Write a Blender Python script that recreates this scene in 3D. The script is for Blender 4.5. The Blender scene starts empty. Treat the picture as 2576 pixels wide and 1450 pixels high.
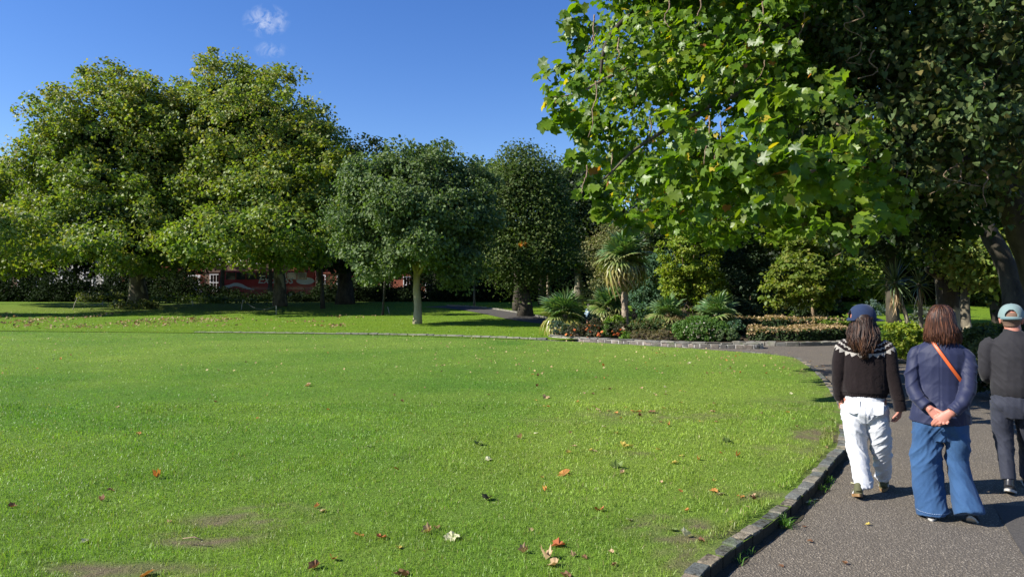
import bpy, bmesh, math, random
import numpy as np
from mathutils import Vector, Matrix
R = math.radians
SC = bpy.context.scene
COL = SC.collection
# ------------------------------------------------------------------ camera
CAMH = 1.72
F = 1780.0           # focal length in units of a 2576 x 1450 picture
cam_d = bpy.data.cameras.new("camera"); cam = bpy.data.objects.new("camera", cam_d); COL.objects.link(cam)
cam_d.sensor_fit = 'HORIZONTAL'; cam_d.sensor_width = 36.0; cam_d.lens = 36.0 * F / 2576.0
cam.location = (0, 0, CAMH); cam.rotation_euler = (R(90) + math.atan(10 / F), 0, 0)
cam_d.clip_start = 0.1; cam_d.clip_end = 3000
SC.camera = cam
# ------------------------------------------------------------------ sky, sun, exposure
SUN_EL, SUN_AZ = 37.0, 14.0        # elevation; heading the light travels to, from +X towards +Y
SD = Vector((math.cos(R(SUN_AZ)) * math.cos(R(SUN_EL)), math.sin(R(SUN_AZ)) * math.cos(R(SUN_EL)), -math.sin(R(SUN_EL))))
W = bpy.data.worlds.new("World"); SC.world = W; W.use_nodes = True
wn, wl = W.node_tree.nodes, W.node_tree.links
wn.clear()
wo = wn.new('ShaderNodeOutputWorld'); bg = wn.new('ShaderNodeBackground'); bg.inputs[1].default_value = 0.085
sky = wn.new('ShaderNodeTexSky'); sky.sky_type = 'NISHITA'; sky.sun_disc = False
sky.sun_elevation = R(SUN_EL); sky.sun_rotation = math.atan2(-SD.x, -SD.y); sky.air_density = 1.0; sky.dust_density = 0.1; sky.ozone_density = 3.0
def wmath(op, a, b=None, c=None):
    n = wn.new('ShaderNodeMath'); n.operation = op
    for i, v in enumerate((a, b, c)):
        if v is None: continue
        if isinstance(v, (int, float)): n.inputs[i].default_value = v
        else: wl.new(v, n.inputs[i])
    return n.outputs[0]
tc = wn.new('ShaderNodeTexCoord'); sp = wn.new('ShaderNodeSeparateXYZ'); wl.new(tc.outputs['Generated'], sp.inputs[0])
yy = wmath('MAXIMUM', sp.outputs[1], 0.05)
u = wmath('DIVIDE', sp.outputs[0], yy); v = wmath('DIVIDE', sp.outputs[2], yy)
cb = wn.new('ShaderNodeCombineXYZ'); wl.new(u, cb.inputs[0]); wl.new(v, cb.inputs[1])
nz = wn.new('ShaderNodeTexNoise'); nz.inputs['Scale'].default_value = 60; nz.inputs['Detail'].default_value = 7; nz.inputs['Roughness'].default_value = 0.62; nz.inputs['Distortion'].default_value = 0.7
wl.new(cb.outputs[0], nz.inputs['Vector'])
def puff(cu, cv, ru, rv, k):
    a = wmath('DIVIDE', wmath('SUBTRACT', u, cu), ru); b = wmath('DIVIDE', wmath('SUBTRACT', v, cv), rv)
    d = wmath('SQRT', wmath('ADD', wmath('MULTIPLY', a, a), wmath('MULTIPLY', b, b)))
    e = wmath('MAXIMUM', wmath('SUBTRACT', 1.0, d), 0.0)
    m = wmath('MULTIPLY', e, wmath('MAXIMUM', wmath('SUBTRACT', nz.outputs[0], 0.44), 0.0))
    return wmath('MINIMUM', wmath('MULTIPLY', m, k), 0.75)
cl = wmath('MAXIMUM', puff(-0.348, 0.384, 0.036, 0.026, 2.9), puff(-0.342, 0.343, 0.026, 0.014, 1.6))
mx = wn.new('ShaderNodeMixRGB'); wl.new(cl, mx.inputs[0]); mx.inputs[2].default_value = (6.0, 6.2, 6.6, 1)
hsv = wn.new('ShaderNodeHueSaturation'); hsv.inputs['Saturation'].default_value = 1.28; hsv.inputs['Hue'].default_value = 0.516; hsv.inputs['Value'].default_value = 1.04
wl.new(sky.outputs[0], hsv.inputs['Color'])
wl.new(hsv.outputs[0], mx.inputs[1]); wl.new(mx.outputs[0], bg.inputs[0]); wl.new(bg.outputs[0], wo.inputs[0])
sun_d = bpy.data.lights.new("sun", 'SUN'); sun_d.energy = 5.0; sun_d.angle = R(0.53); sun_d.color = (1.0, 0.955, 0.88)
sun = bpy.data.objects.new("sun", sun_d); COL.objects.link(sun); sun.rotation_euler = SD.to_track_quat('-Z', 'Y').to_euler(); sun.location = (-30, -12, 25)
vs = SC.view_settings; vs.view_transform = 'Standard'; vs.look = 'None'; vs.gamma = 1.0; vs.use_curve_mapping = False; vs.exposure = 1.0
SC.render.engine = 'CYCLES'
SC.cycles.max_bounces = 6; SC.cycles.diffuse_bounces = 2; SC.cycles.glossy_bounces = 2; SC.cycles.transmission_bounces = 4; SC.cycles.transparent_max_bounces = 6
SC.cycles.use_denoising = True
SC.cycles.caustics_reflective = False; SC.cycles.caustics_refractive = False

# ------------------------------------------------------------------ numbers
def _hash(i, j, k, s):
    h = (i.astype(np.int64) * 374761393 + j.astype(np.int64) * 668265263 + k.astype(np.int64) * 2147483647 + s * 974634777) & 0xFFFFFFFF
    h = ((h ^ (h >> 13)) * 1274126177) & 0xFFFFFFFF
    h = (h ^ (h >> 16)) * 2246822519 & 0xFFFFFFFF
    return ((h ^ (h >> 15)) & 0xFFFFFF) / float(0xFFFFFF)
def noise(p, freq=1.0, seed=0):
    """value noise -1..1 at an (n,2) or (n,3) array"""
    p = np.asarray(p, float) * freq
    if p.shape[1] == 2: p = np.concatenate([p, np.zeros((len(p), 1)) + .37], 1)
    i = np.floor(p).astype(np.int64); f = p - i; f = f * f * (3 - 2 * f); r = 0
    for a in (0, 1):
        for b in (0, 1):
            for c in (0, 1):
                w = (f[:, 0] if a else 1 - f[:, 0]) * (f[:, 1] if b else 1 - f[:, 1]) * (f[:, 2] if c else 1 - f[:, 2])
                r = r + w * _hash(i[:, 0] + a, i[:, 1] + b, i[:, 2] + c, seed)
    return r * 2 - 1
def fbm(p, freq=1.0, seed=0, octv=3, gain=.5):
    t = 0; a = 1; s = 0
    for o in range(octv):
        t = t + a * noise(p, freq * 2 ** o, seed + o * 17); s += a; a *= gain
    return t / s
def nrm(a): return a / np.maximum(np.linalg.norm(a, axis=-1, keepdims=True), 1e-9)
def smooth(t): t = np.clip(t, 0, 1); return t * t * (3 - 2 * t)
def height(Y): return 0.10 + 0.75 * smooth((np.asarray(Y, float) - 34) / 30.0)
def P(x, y, Y):      # point seen at (x, y) of the 2576 x 1450 picture, Y metres away
    return Vector(((x - 1288) / F * Y, Y, CAMH - (y - 735) / F * Y))
def G(x, y, base=None):
    lo, hi = 3.0, 120.0
    for _ in range(50):
        m = (lo + hi) / 2; h = float(height(m)) if base is None else base
        if 735 + (CAMH - h) / m * F > y: lo = m
        else: hi = m
    h = float(height(lo)) if base is None else base
    return Vector(((x - 1288) / F * lo, lo, h))
# ------------------------------------------------------------------ objects
def tag(o, label=None, cat=None, group=None, kind=None):
    for k, v_ in (('label', label), ('category', cat), ('group', group), ('kind', kind)):
        if v_: o[k] = v_
    return o
def empty(name, loc=(0, 0, 0), rz=0.0, **kw):
    o = bpy.data.objects.new(name, None); COL.objects.link(o); o.location = loc; o.rotation_euler = (0, 0, rz); o.empty_display_size = .2
    return tag(o, **kw)
def link(name, me, parent=None, loc=None, rot=None, scale=None):
    o = bpy.data.objects.new(name, me); COL.objects.link(o); o.parent = parent
    if loc is not None: o.location = loc
    if rot is not None: o.rotation_euler = rot
    if scale is not None: o.scale = (scale,) * 3 if isinstance(scale, (int, float)) else scale
    return o
def mesh(name, V, Fc, mat=None, cols=None, smoothf=False, fm=None):
    """V (n,3); Fc = list of (m,k) int arrays or a list of faces; cols (n,3)"""
    me = bpy.data.meshes.new(name)
    V = np.asarray(V, np.float32)
    if isinstance(Fc, np.ndarray): Fc = [Fc]
    if len(Fc) and not isinstance(Fc[0], np.ndarray):
        me.from_pydata([tuple(map(float, q)) for q in V], [], [tuple(map(int, q)) for q in Fc])
    else:
        me.vertices.add(len(V)); me.vertices.foreach_set('co', V.ravel())
        nl = sum(f.size for f in Fc); npoly = sum(len(f) for f in Fc)
        me.loops.add(nl); me.polygons.add(npoly)
        me.loops.foreach_set('vertex_index', np.concatenate([f.ravel() for f in Fc]).astype(np.int32))
        st = []; tot = []; c = 0
        for f in Fc:
            k = f.shape[1]; st.append(c + np.arange(len(f)) * k); tot.append(np.full(len(f), k)); c += f.size
        me.polygons.foreach_set('loop_start', np.concatenate(st).astype(np.int32))
        me.update(calc_edges=True)
    mats = mat if isinstance(mat, (list, tuple)) else [mat]
    for m in mats:
        if m: me.materials.append(m)
    if fm is not None: me.polygons.foreach_set('material_index', np.asarray(fm, np.int32))
    if cols is not None:
        a = me.color_attributes.new('col', 'FLOAT_COLOR', 'POINT')
        c4 = np.ones((len(V), 4), np.float32); c4[:, :3] = cols; a.data.foreach_set('color', c4.ravel())
    if smoothf: me.polygons.foreach_set('use_smooth', np.ones(len(me.polygons), bool))
    me.update()
    return me
class MB:
    def __init__(s): s.V = []; s.F = []; s.C = []; s.n = 0
    def add(s, V, Fc, c=None):
        V = [tuple(q) for q in V]; s.V += V; s.F += [tuple(i + s.n for i in f) for f in Fc]; s.C += [c or (1, 1, 1)] * len(V); s.n += len(V); return s
    def box(s, c, d, rz=0, c_=None, jit=0, rng=random, top=1.0):
        v_ = []
        for z in (-1, 1):
            k = 1 if z < 0 else top
            for x, y in ((-1, -1), (1, -1), (1, 1), (-1, 1)):
                q = Vector((x * d[0] / 2 * k, y * d[1] / 2 * k, z * d[2] / 2))
                if jit: q += Vector([rng.uniform(-jit, jit) for _ in range(3)])
                q.rotate(Matrix.Rotation(rz, 3, 'Z')); v_.append(q + Vector(c))
        return s.add(v_, [(0, 3, 2, 1), (4, 5, 6, 7), (0, 1, 5, 4), (1, 2, 6, 5), (2, 3, 7, 6), (3, 0, 4, 7)], c_)
    def tube(s, pts, rad, n=8, c=None, cap=True, side=(1, 0, 0), close=False):
        pts = [Vector(p) for p in pts]; rings = []; ref = Vector(side)
        if isinstance(rad, (int, float)): rad = [rad] * len(pts)
        m = len(pts); v_ = []
        for i, p in enumerate(pts):
            t = (pts[min(i + 1, m - 1)] - pts[max(i - 1, 0)]).normalized()
            a = ref - t * ref.dot(t)
            if a.length < 1e-3: a = t.orthogonal()
            a.normalize(); b = t.cross(a); ref = a
            ra, rb = rad[i] if isinstance(rad[i], (tuple, list)) else (rad[i], rad[i])
            for k in range(n):
                w = 2 * math.pi * k / n
                v_.append(p + a * (ra * math.cos(w)) + b * (rb * math.sin(w)))
        f = [(i * n + k, i * n + (k + 1) % n, (i + 1) * n + (k + 1) % n, (i + 1) * n + k) for i in range(m - 1) for k in range(n)]
        if cap: f += [tuple(range(n - 1, -1, -1)), tuple((m - 1) * n + k for k in range(n))]
        return s.add(v_, f, c)
    def build(s, name, mat, parent=None, smoothf=False, cols=False, **k):
        me = mesh(name, s.V, s.F, mat, s.C if cols else None, smoothf)
        return link(name, me, parent, **k)
# ------------------------------------------------------------------ materials
class NT:
    def __init__(s, name):
        s.m = bpy.data.materials.new(name); s.m.use_nodes = True; s.t = s.m.node_tree; s.t.nodes.clear()
        s.out = s.t.nodes.new('ShaderNodeOutputMaterial')
    def n(s, typ, ins=None, **at):
        q = s.t.nodes.new(typ)
        for k, v_ in at.items(): setattr(q, k, v_)
        for k, v_ in (ins or {}).items(): s.set(q.inputs[k], v_)
        return q
    def set(s, inp, v_):
        if isinstance(v_, bpy.types.NodeSocket): s.t.links.new(v_, inp)
        elif isinstance(v_, bpy.types.Node): s.t.links.new(v_.outputs[0], inp)
        else:
            if isinstance(v_, tuple) and len(v_) == 3 and inp.type == 'RGBA': v_ = v_ + (1,)
            inp.default_value = v_
    def math(s, op, a, b=0.0, c=0.0, clamp=False):
        q = s.n('ShaderNodeMath', operation=op); q.use_clamp = clamp
        for i, v_ in enumerate((a, b, c)): s.set(q.inputs[i], v_)
        return q.outputs[0]
    def noise(s, scale, detail=3, rough=.55, vec=None, out=0):
        q = s.n('ShaderNodeTexNoise', {'Scale': scale, 'Detail': detail, 'Roughness': rough})
        if vec is None: vec = s.coord()
        s.set(q.inputs['Vector'], vec); return q.outputs[out]
    def coord(s, which='Object'):
        if not hasattr(s, '_tc'): s._tc = s.n('ShaderNodeTexCoord')
        return s._tc.outputs[which]
    def pos(s):
        if not hasattr(s, '_geo'): s._geo = s.n('ShaderNodeNewGeometry')
        return s._geo.outputs['Position']
    def ramp(s, fac, stops):
        q = s.n('ShaderNodeValToRGB', {'Fac': fac}); e = q.color_ramp.elements
        while len(e) < len(stops): e.new(.5)
        for k, (p, c) in enumerate(stops): e[k].position = p; e[k].color = tuple(c) + (1,)
        return q.outputs[0]
    def mix(s, fac, a, b, blend='MIX'):
        q = s.n('ShaderNodeMixRGB', blend_type=blend)
        s.set(q.inputs[0], fac); s.set(q.inputs[1], a); s.set(q.inputs[2], b); return q.outputs[0]
    def bump(s, h, strength=.5, dist=.01):
        return s.n('ShaderNodeBump', {'Height': h, 'Strength': strength, 'Distance': dist}).outputs[0]
    def attr(s, name='col'): return s.n('ShaderNodeAttribute', attribute_name=name).outputs['Color']
    def rand(s): return s.n('ShaderNodeObjectInfo').outputs['Random']
    def bsdf(s, col, rough=.8, spec=.3, normal=None, metal=0, sheen=0):
        q = s.n('ShaderNodeBsdfPrincipled', {'Base Color': col, 'Roughness': rough, 'Specular IOR Level': spec, 'Metallic': metal})
        if sheen: q.inputs['Sheen Weight'].default_value = sheen; q.inputs['Sheen Roughness'].default_value = .5
        if normal is not None: s.set(q.inputs['Normal'], normal)
        s.t.links.new(q.outputs[0], s.out.inputs[0]); return q
def leaf_mat(name, trans=.32, rough=.42, spec=.35, tint=(1.5, 1.75, .55), attr=True, vary=None):
    t = NT(name)
    col = t.attr() if attr else None
    if vary: col = t.ramp(t.rand(), vary)
    b = t.n('ShaderNodeBsdfPrincipled', {'Base Color': col, 'Roughness': rough, 'Specular IOR Level': spec})
    tr = t.n('ShaderNodeBsdfTranslucent', {'Color': t.mix(1.0, col, tint, 'MULTIPLY')})
    m = t.n('ShaderNodeMixShader', {0: trans, 1: b.outputs[0], 2: tr.outputs[0]})
    t.t.links.new(m.outputs[0], t.out.inputs[0]); return t.m
def plain(name, col, rough=.8, spec=.3, var=.15, scale=8, bump=0, bscale=60, metal=0, sheen=0, bdist=.004):
    t = NT(name); f = t.noise(scale, 4)
    c = t.mix(t.math('MULTIPLY', f, 1.0), tuple(k * (1 - var) for k in col), tuple(min(1, k * (1 + var)) for k in col))
    nm = t.bump(t.noise(bscale, 3), bump, bdist) if bump else None
    t.bsdf(c, rough, spec, nm, metal, sheen); return t.m
def bark_mat(name, a, b, scale=5, patch=None, bump=.6):
    t = NT(name); v1 = t.n('ShaderNodeMapping', {'Vector': t.pos(), 'Scale': (1, 1, .35)}).outputs[0]
    f = t.noise(scale, 5, .65, v1); c = t.mix(t.ramp(f, [(.35, (0, 0, 0)), (.65, (1, 1, 1))]), a, b)
    if patch:
        g = t.noise(2.2 * scale / 5, 2, .5, v1); c = t.mix(t.ramp(g, [(.56, (0, 0, 0)), (.6, (1, 1, 1))]), c, patch)
    t.bsdf(c, .9, .15, t.bump(t.noise(scale * 5, 5, .7, v1), bump, .02)); return t.m

M = {}
M['leaf'] = leaf_mat('leaf_surface', trans=.36, rough=.5, spec=.25, tint=(1.6, 1.75, .45))
M['leaf_gloss'] = leaf_mat('plane_leaf_surface', trans=.42, rough=.42, spec=.4, tint=(1.8, 1.9, .35))
M['leaf_dull'] = leaf_mat('dull_leaf_surface', trans=.25, rough=.6, spec=.2)
M['leaf_matte'] = leaf_mat('matte_leaf_surface', trans=.15, rough=.85, spec=.05)
M['grass'] = leaf_mat('grass_blade_surface', trans=.38, rough=.42, spec=.35, tint=(1.35, 1.5, .5))
M['bark'] = bark_mat('grey_bark', (.09, .075, .055), (.2, .175, .13))
M['bark_dark'] = bark_mat('dark_bark', (.035, .03, .024), (.08, .068, .05))
M['bark_plane'] = bark_mat('plane_bark', (.07, .06, .045), (.15, .13, .09), 5, (.36, .31, .2))
M['bark_smooth'] = bark_mat('smooth_pale_bark', (.30, .245, .165), (.42, .35, .24), 3, None, .25)
M['twig'] = bark_mat('twig_bark', (.16, .11, .07), (.30, .22, .15), 12)
M['fibre'] = bark_mat('palm_fibre', (.17, .125, .085), (.36, .29, .21), 14, None, 1.0)
M['bark_shade'] = bark_mat('mottled_shaded_bark', (.03, .027, .02), (.07, .06, .043), 4, (.30, .26, .17))  # plane bark with canopy shade put into its base colours
# ================================================================== GROUND
def catmull(pts, per=12):
    pts = [np.array(p, float) for p in pts]; pts = [2 * pts[0] - pts[1]] + pts + [2 * pts[-1] - pts[-2]]; out = []
    for i in range(1, len(pts) - 2):
        for k in range(per):
            t = k / per; a, b, c, d = pts[i - 1:i + 3]
            out.append(.5 * (2 * b + (c - a) * t + (2 * a - 5 * b + 4 * c - d) * t * t + (3 * b - a - 3 * c + d) * t ** 3))
    out.append(pts[-2]); return np.array(out)
KERB = catmull([(-1.9, -1.5), (-.55, 1.2), (.42, 2.9), (1.14, 4.17), (1.9, 5.12), (2.55, 6.01), (3.22, 7.02), (3.62, 7.65), (4.6, 9.7), (5.62, 12.4), (6.41, 14.8), (7.02, 17.0), (7.2, 17.9)], 14)
FARE = catmull([(7.2, 17.9), (7.12, 18.45), (6.65, 19.3), (4.94, 21.2), (1.5, 24.1), (-6, 27.5), (-21.5, 29.9), (-60, 33)], 14)
def s_far(X): return np.interp(X, FARE[::-1, 0], FARE[::-1, 1])
def x_kerb(Y): return np.interp(Y, KERB[:, 1], KERB[:, 0])
def lawn_z(X, Y):
    p = np.stack([np.asarray(X, float), np.asarray(Y, float)], 1)
    e = np.minimum(np.clip((x_kerb(p[:, 1]) - p[:, 0]) / 1.2, 0, 1), np.clip((s_far(np.minimum(p[:, 0], 7)) - p[:, 1]) / 2, 0, 1))
    return 0.078 + e * (.018 * fbm(p, .35, 5) + .012 * fbm(p, 1.3, 6)) + .0 * e
PATCH = [(G(1660, 1040, .1), 1.25, .5, .55), (G(1500, 1050, .1), 1.0, .4, .3), (G(2070, 1090, .1), .45, .5, .95), (G(1990, 1130, .1), .5, .4, .5), (G(1700, 1325, .1), .42, .3, .95), (G(1870, 1235, .1), .42, .32, .6),
         (G(630, 1300, .1), .75, .2, .95), (G(520, 1345, .1), .55, .17, .8), (G(300, 1420, .1), .6, .17, .9), (G(700, 1270, .1), .4, .12, .7),
         (G(1560, 1135, .1), .35, .12, .5), (G(1740, 1400, .1), .25, .25, .8), (G(1850, 1340, .1), .2, .2, .6), (G(2010, 1010, .1), .8, .8, .3)]
def worn(p):
    w = np.zeros(len(p)); q = p + .12 * np.stack([fbm(p, 2.1, 31), fbm(p, 2.1, 32)], 1)
    for c, a, b, k in PATCH:
        d = ((q[:, 0] - c[0]) / a) ** 2 + ((q[:, 1] - c[1]) / b) ** 2
        w = np.maximum(w, k * np.clip(1.25 - d, 0, 1))
    e = x_kerb(p[:, 1]) - p[:, 0]
    w = np.maximum(w, .75 * np.clip(1 - e / .7, 0, 1) * np.clip(fbm(p, 1.7, 40) * 1.6 + .6, 0, 1) * (p[:, 1] < 17.5))
    w = w * np.clip(.6 + fbm(p, 4.5, 33) * 1.5 + .9 * noise(p, 14, 34), 0, 1.3)
    return np.clip(w, 0, 1)
def yellowing(p):
    return np.clip(.40 + .55 * fbm(p, .22, 50) + .45 * fbm(p, .8, 51) + .25 * (p[:, 0] > 0) * np.clip((p[:, 0] + 1) / 5, 0, 1) + .55 * np.exp(-((p[:, 0] - 2.6) / 2.6) ** 2 - ((p[:, 1] - 9.5) / 3.2) ** 2) + .25 * np.exp(-((p[:, 1] - 21) / 4) ** 2), 0, 1)
def grass_col(p, rnd):
    y = np.clip(yellowing(p) + .10 * np.sign(np.sin((p[:, 0] * .35 + p[:, 1]) * 2.4)) * (p[:, 1] > 8), 0, 1)[:, None]; w = worn(p)[:, None]; rnd = rnd + .5 * fbm(p, 1.4, 81) + .3 * (noise(p, 4, 82) + noise(p, 9, 83))
    g = np.array([.118, .245, .032]) * (1 - y) + np.array([.27, .365, .055]) * y
    g = g * (1 - .85 * w) + np.array([.20, .17, .08]) * .85 * w
    return g * (.75 + .5 * rnd[:, None])
# near lawn: a Coons patch between kerb and far edge
nu, nv = 230, 190
uu = 1 - (1 - np.linspace(0, 1, nu)) ** 1.9; vv = np.linspace(0, 1, nv) ** 1.5
def polyat(pl, t):
    d = np.concatenate([[0], np.cumsum(np.linalg.norm(np.diff(pl, axis=0), axis=1))]); d /= d[-1]
    return np.stack([np.interp(t, d, pl[:, 0]), np.interp(t, d, pl[:, 1])], 1)
right = polyat(KERB, vv); top = polyat(FARE[::-1], uu); bot = np.stack([np.interp(uu, [0, 1], [-60, KERB[0, 0]]), np.full(nu, KERB[0, 1])], 1)
left = np.stack([np.full(nv, -60.), np.interp(vv, [0, 1], [KERB[0, 1], 33])], 1)
U, Vv = np.meshgrid(uu, vv); U = U[..., None]; Vq = Vv[..., None]
S = (1 - Vq) * bot[None] + Vq * top[None] + (1 - U) * left[:, None] + U * right[:, None] - ((1 - U) * (1 - Vq) * bot[0] + U * Vq * top[-1] + U * (1 - Vq) * bot[-1] + (1 - U) * Vq * top[0])
S = S.reshape(-1, 2)
def grid_faces(a, b):
    i = np.arange(a - 1)[:, None] * b + np.arange(b - 1)[None]; return np.stack([i, i + 1, i + b + 1, i + b], -1).reshape(-1, 4)
y_ = yellowing(S)[:, None]; w_ = worn(S)[:, None]
c_ = (np.array([.085, .175, .022]) * (1 - y_) + np.array([.18, .25, .042]) * y_)
c_ = c_ * (1 - w_) + np.array([.17, .135, .085]) * w_
def soil_mat(name, attr=True, base=None):
    t = NT(name); p = t.pos()
    f = t.noise(38, 5, .7, p); g = t.noise(6, 4, .6, p)
    c = t.attr() if attr else base
    c = t.mix(t.math('MULTIPLY_ADD', f, 1.6, -.45, True), t.mix(1.0, c, (.62, .66, .6), 'MULTIPLY'), t.mix(1.0, c, (1.35, 1.3, 1.3), 'MULTIPLY'))
    c = t.mix(t.ramp(g, [(.35, (0, 0, 0)), (.7, (.5, .5, .5))]), c, t.mix(1.0, c, (.75, .9, .7), 'MULTIPLY'))
    t.bsdf(c, .95, .1, t.bump(t.math('ADD', t.noise(70, 4, .7, p), t.math('MULTIPLY', g, 2)), .8, .03)); return t.m
M['lawn'] = soil_mat('lawn_ground')
lm = mesh('near_lawn', np.concatenate([S, lawn_z(S[:, 0], S[:, 1])[:, None]], 1), grid_faces(nv, nu), M['lawn'], c_, True)
tag(link('near_lawn', lm), kind='structure')
# far lawn: everything behind the far edge, rising gently
xs = np.unique(np.concatenate([np.linspace(-160, -40, 25), np.linspace(-40, 45, 150), np.linspace(45, 170, 25)]))
y0 = np.interp(xs, [-160, -60, -21.5, -6, 1.5, 2.2, 12, 14, 170], [38, 33, 29.9, 27.5, 24.1, 24.6, 24.6, 23.5, 23.5])
tt = np.linspace(0, 1, 90) ** 1.6
Xg = np.repeat(xs[None], 90, 0); Yg = y0[None] + tt[:, None] * (170 - y0[None])
fp = np.stack([Xg.ravel(), Yg.ravel()], 1)
yl = np.clip(.78 + .3 * fbm(fp, .12, 60) + .1 * np.sign(np.sin(fp[:, 1] * 1.9 + fp[:, 0] * .15)), 0, 1)[:, None]
fc = np.array([.075, .16, .012]) * (1 - yl) + np.array([.15, .225, .018]) * yl
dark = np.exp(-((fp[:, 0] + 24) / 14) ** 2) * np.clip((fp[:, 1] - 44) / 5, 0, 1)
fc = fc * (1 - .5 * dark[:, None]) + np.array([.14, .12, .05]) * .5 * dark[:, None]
M['lawn2'] = soil_mat('far_lawn_ground')
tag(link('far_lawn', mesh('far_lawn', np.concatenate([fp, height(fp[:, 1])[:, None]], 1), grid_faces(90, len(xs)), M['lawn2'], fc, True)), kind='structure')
# horizon ground below everything
gm = MB().add([(-1500, -400, -.12), (1500, -400, -.12), (1500, 2200, -.12), (-1500, 2200, -.12)], [(0, 1, 2, 3)])
M['earth'] = soil_mat('bare_earth', False, (.09, .08, .05, 1))
tag(gm.build('ground', M['earth']), kind='structure')
# asphalt path
t = NT('asphalt'); p = t.pos()
vo = t.n('ShaderNodeTexVoronoi', {'Scale': 78.0, 'Vector': p}); vo2 = t.n('ShaderNodeTexVoronoi', {'Scale': 150.0, 'Vector': p})
big = t.noise(.7, 4, .6, p)
vcol = t.n('ShaderNodeSeparateXYZ', {0: vo.outputs['Color']}).outputs[0]
st = t.ramp(vcol, [(0, (.09, .08, .065)), (.45, (.275, .24, .192)), (.8, (.43, .375, .30)), (1, (.68, .58, .44))])
c = t.mix(t.math('MULTIPLY', vo.outputs['Distance'], 2.2, 0, True), st, (.10, .086, .068, 1))
c = t.mix(t.ramp(big, [(.3, (0, 0, 0)), (.7, (.5, .5, .5))]), c, t.mix(1.0, c, (1.3, 1.25, 1.15), 'MULTIPLY'))
hgt = t.math('SUBTRACT', 1.0, vo.outputs['Distance'])
t.bsdf(c, .85, .25, t.bump(t.math('ADD', hgt, t.math('MULTIPLY', vo2.outputs['Distance'], .4)), .9, .008)); M['asphalt'] = t.m
av = [(-3, -4), (9.2, -4), (9.0, 4), (8.6, 8), (8.4, 10.2), (9.4, 13.5), (11.2, 17), (14.5, 18.8), (24, 19.8), (24, 25.5), (12, 25.5), (1, 26.0), (0.6, 24.2), (4, 20), (4, 10)]
bm_ = bmesh.new(); bm_.faces.new([bm_.verts.new((x, y, 0)) for x, y in av]); me = bpy.data.meshes.new('asphalt_path'); bm_.to_mesh(me); bm_.free(); me.materials.append(M['asphalt'])
tag(link('asphalt_path', me), kind='structure')
# darker repaired strip at the right edge of the path
t = NT('old_asphalt'); p = t.pos(); vo = t.n('ShaderNodeTexVoronoi', {'Scale': 90.0, 'Vector': p})
t.bsdf(t.ramp(t.noise(60, 3, .6, p), [(.3, (.05, .047, .043)), (.8, (.10, .09, .08))]), .9, .2, t.bump(vo.outputs['Distance'], .7, .005)); M['asphalt2'] = t.m
me = mesh('asphalt_patch', [(2.72, 3.4, .004), (3.9, 3.2, .004), (4.6, 5.6, .004), (3.9, 5.75, .004)], [(0, 1, 2, 3)], M['asphalt2'])
tag(link('asphalt_patch', me), kind='structure')
# far tarmac path across the far lawn
fpth = catmull([tuple(G(x, y)[:2]) for x, y in ((1095, 770), (1150, 773), (1205, 779), (1270, 790), (1330, 802), (1400, 811), (1480, 816))], 8)
va, fa = [], []
for i, q in enumerate(fpth):
    tv = fpth[min(i + 1, len(fpth) - 1)] - fpth[max(i - 1, 0)]; tv = tv / np.linalg.norm(tv); nn = np.array([-tv[1], tv[0]])
    for sgn in (-1, 0, 1):
        w = q + nn * 1.15 * sgn; va.append((w[0], w[1], float(height(w[1])) + .012))
    if i: k = (i - 1) * 3; fa += [(k, k + 1, k + 4, k + 3), (k + 1, k + 2, k + 5, k + 4)]
tag(link('far_path', mesh('far_path', va, fa, M['asphalt2'])), kind='structure')

# ------------------------------------------------------------------ stones
def stone_mat(name, stops, scale=9, foot_shade=False):
    t = NT(name); r = t.rand(); c = t.ramp(r, stops); p = t.pos(); f = t.noise(scale, 5, .7, p)
    c = t.mix(t.math('MULTIPLY_ADD', f, 2, -.6, True), t.mix(1.0, c, (.6, .6, .6), 'MULTIPLY'), t.mix(1.0, c, (1.3, 1.3, 1.25), 'MULTIPLY'))
    c = t.mix(t.ramp(t.noise(4, 3, .6, p), [(.56, (0, 0, 0)), (.7, (.6, .6, .6))]), c, (.09, .12, .045, 1))
    if foot_shade:
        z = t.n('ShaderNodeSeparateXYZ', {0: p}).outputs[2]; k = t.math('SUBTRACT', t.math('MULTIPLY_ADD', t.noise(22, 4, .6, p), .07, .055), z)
        c = t.mix(t.math('MULTIPLY', k, 60, 0, True), c, (.035, .032, .022, 1))  # painted shade: stone blackened towards its foot
    t.bsdf(c, .9, .2, t.bump(t.noise(scale * 5, 5, .7, p), .9, .012)); return t.m
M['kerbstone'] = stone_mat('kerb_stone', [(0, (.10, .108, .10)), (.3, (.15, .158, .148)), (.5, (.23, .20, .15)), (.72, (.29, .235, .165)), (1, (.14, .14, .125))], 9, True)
M['palestone'] = stone_mat('pale_granite', [(0, (.17, .16, .14)), (.5, (.25, .235, .195)), (1, (.14, .137, .127))])
M['wallstone'] = stone_mat('dark_wall_stone', [(0, (.10, .095, .09)), (.5, (.17, .15, .13)), (1, (.24, .20, .17))])
M['mortar'] = plain('mortar', (.42, .4, .36), .9, .1, .2, 12, .6, 60)
rg = random.Random(4)
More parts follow.
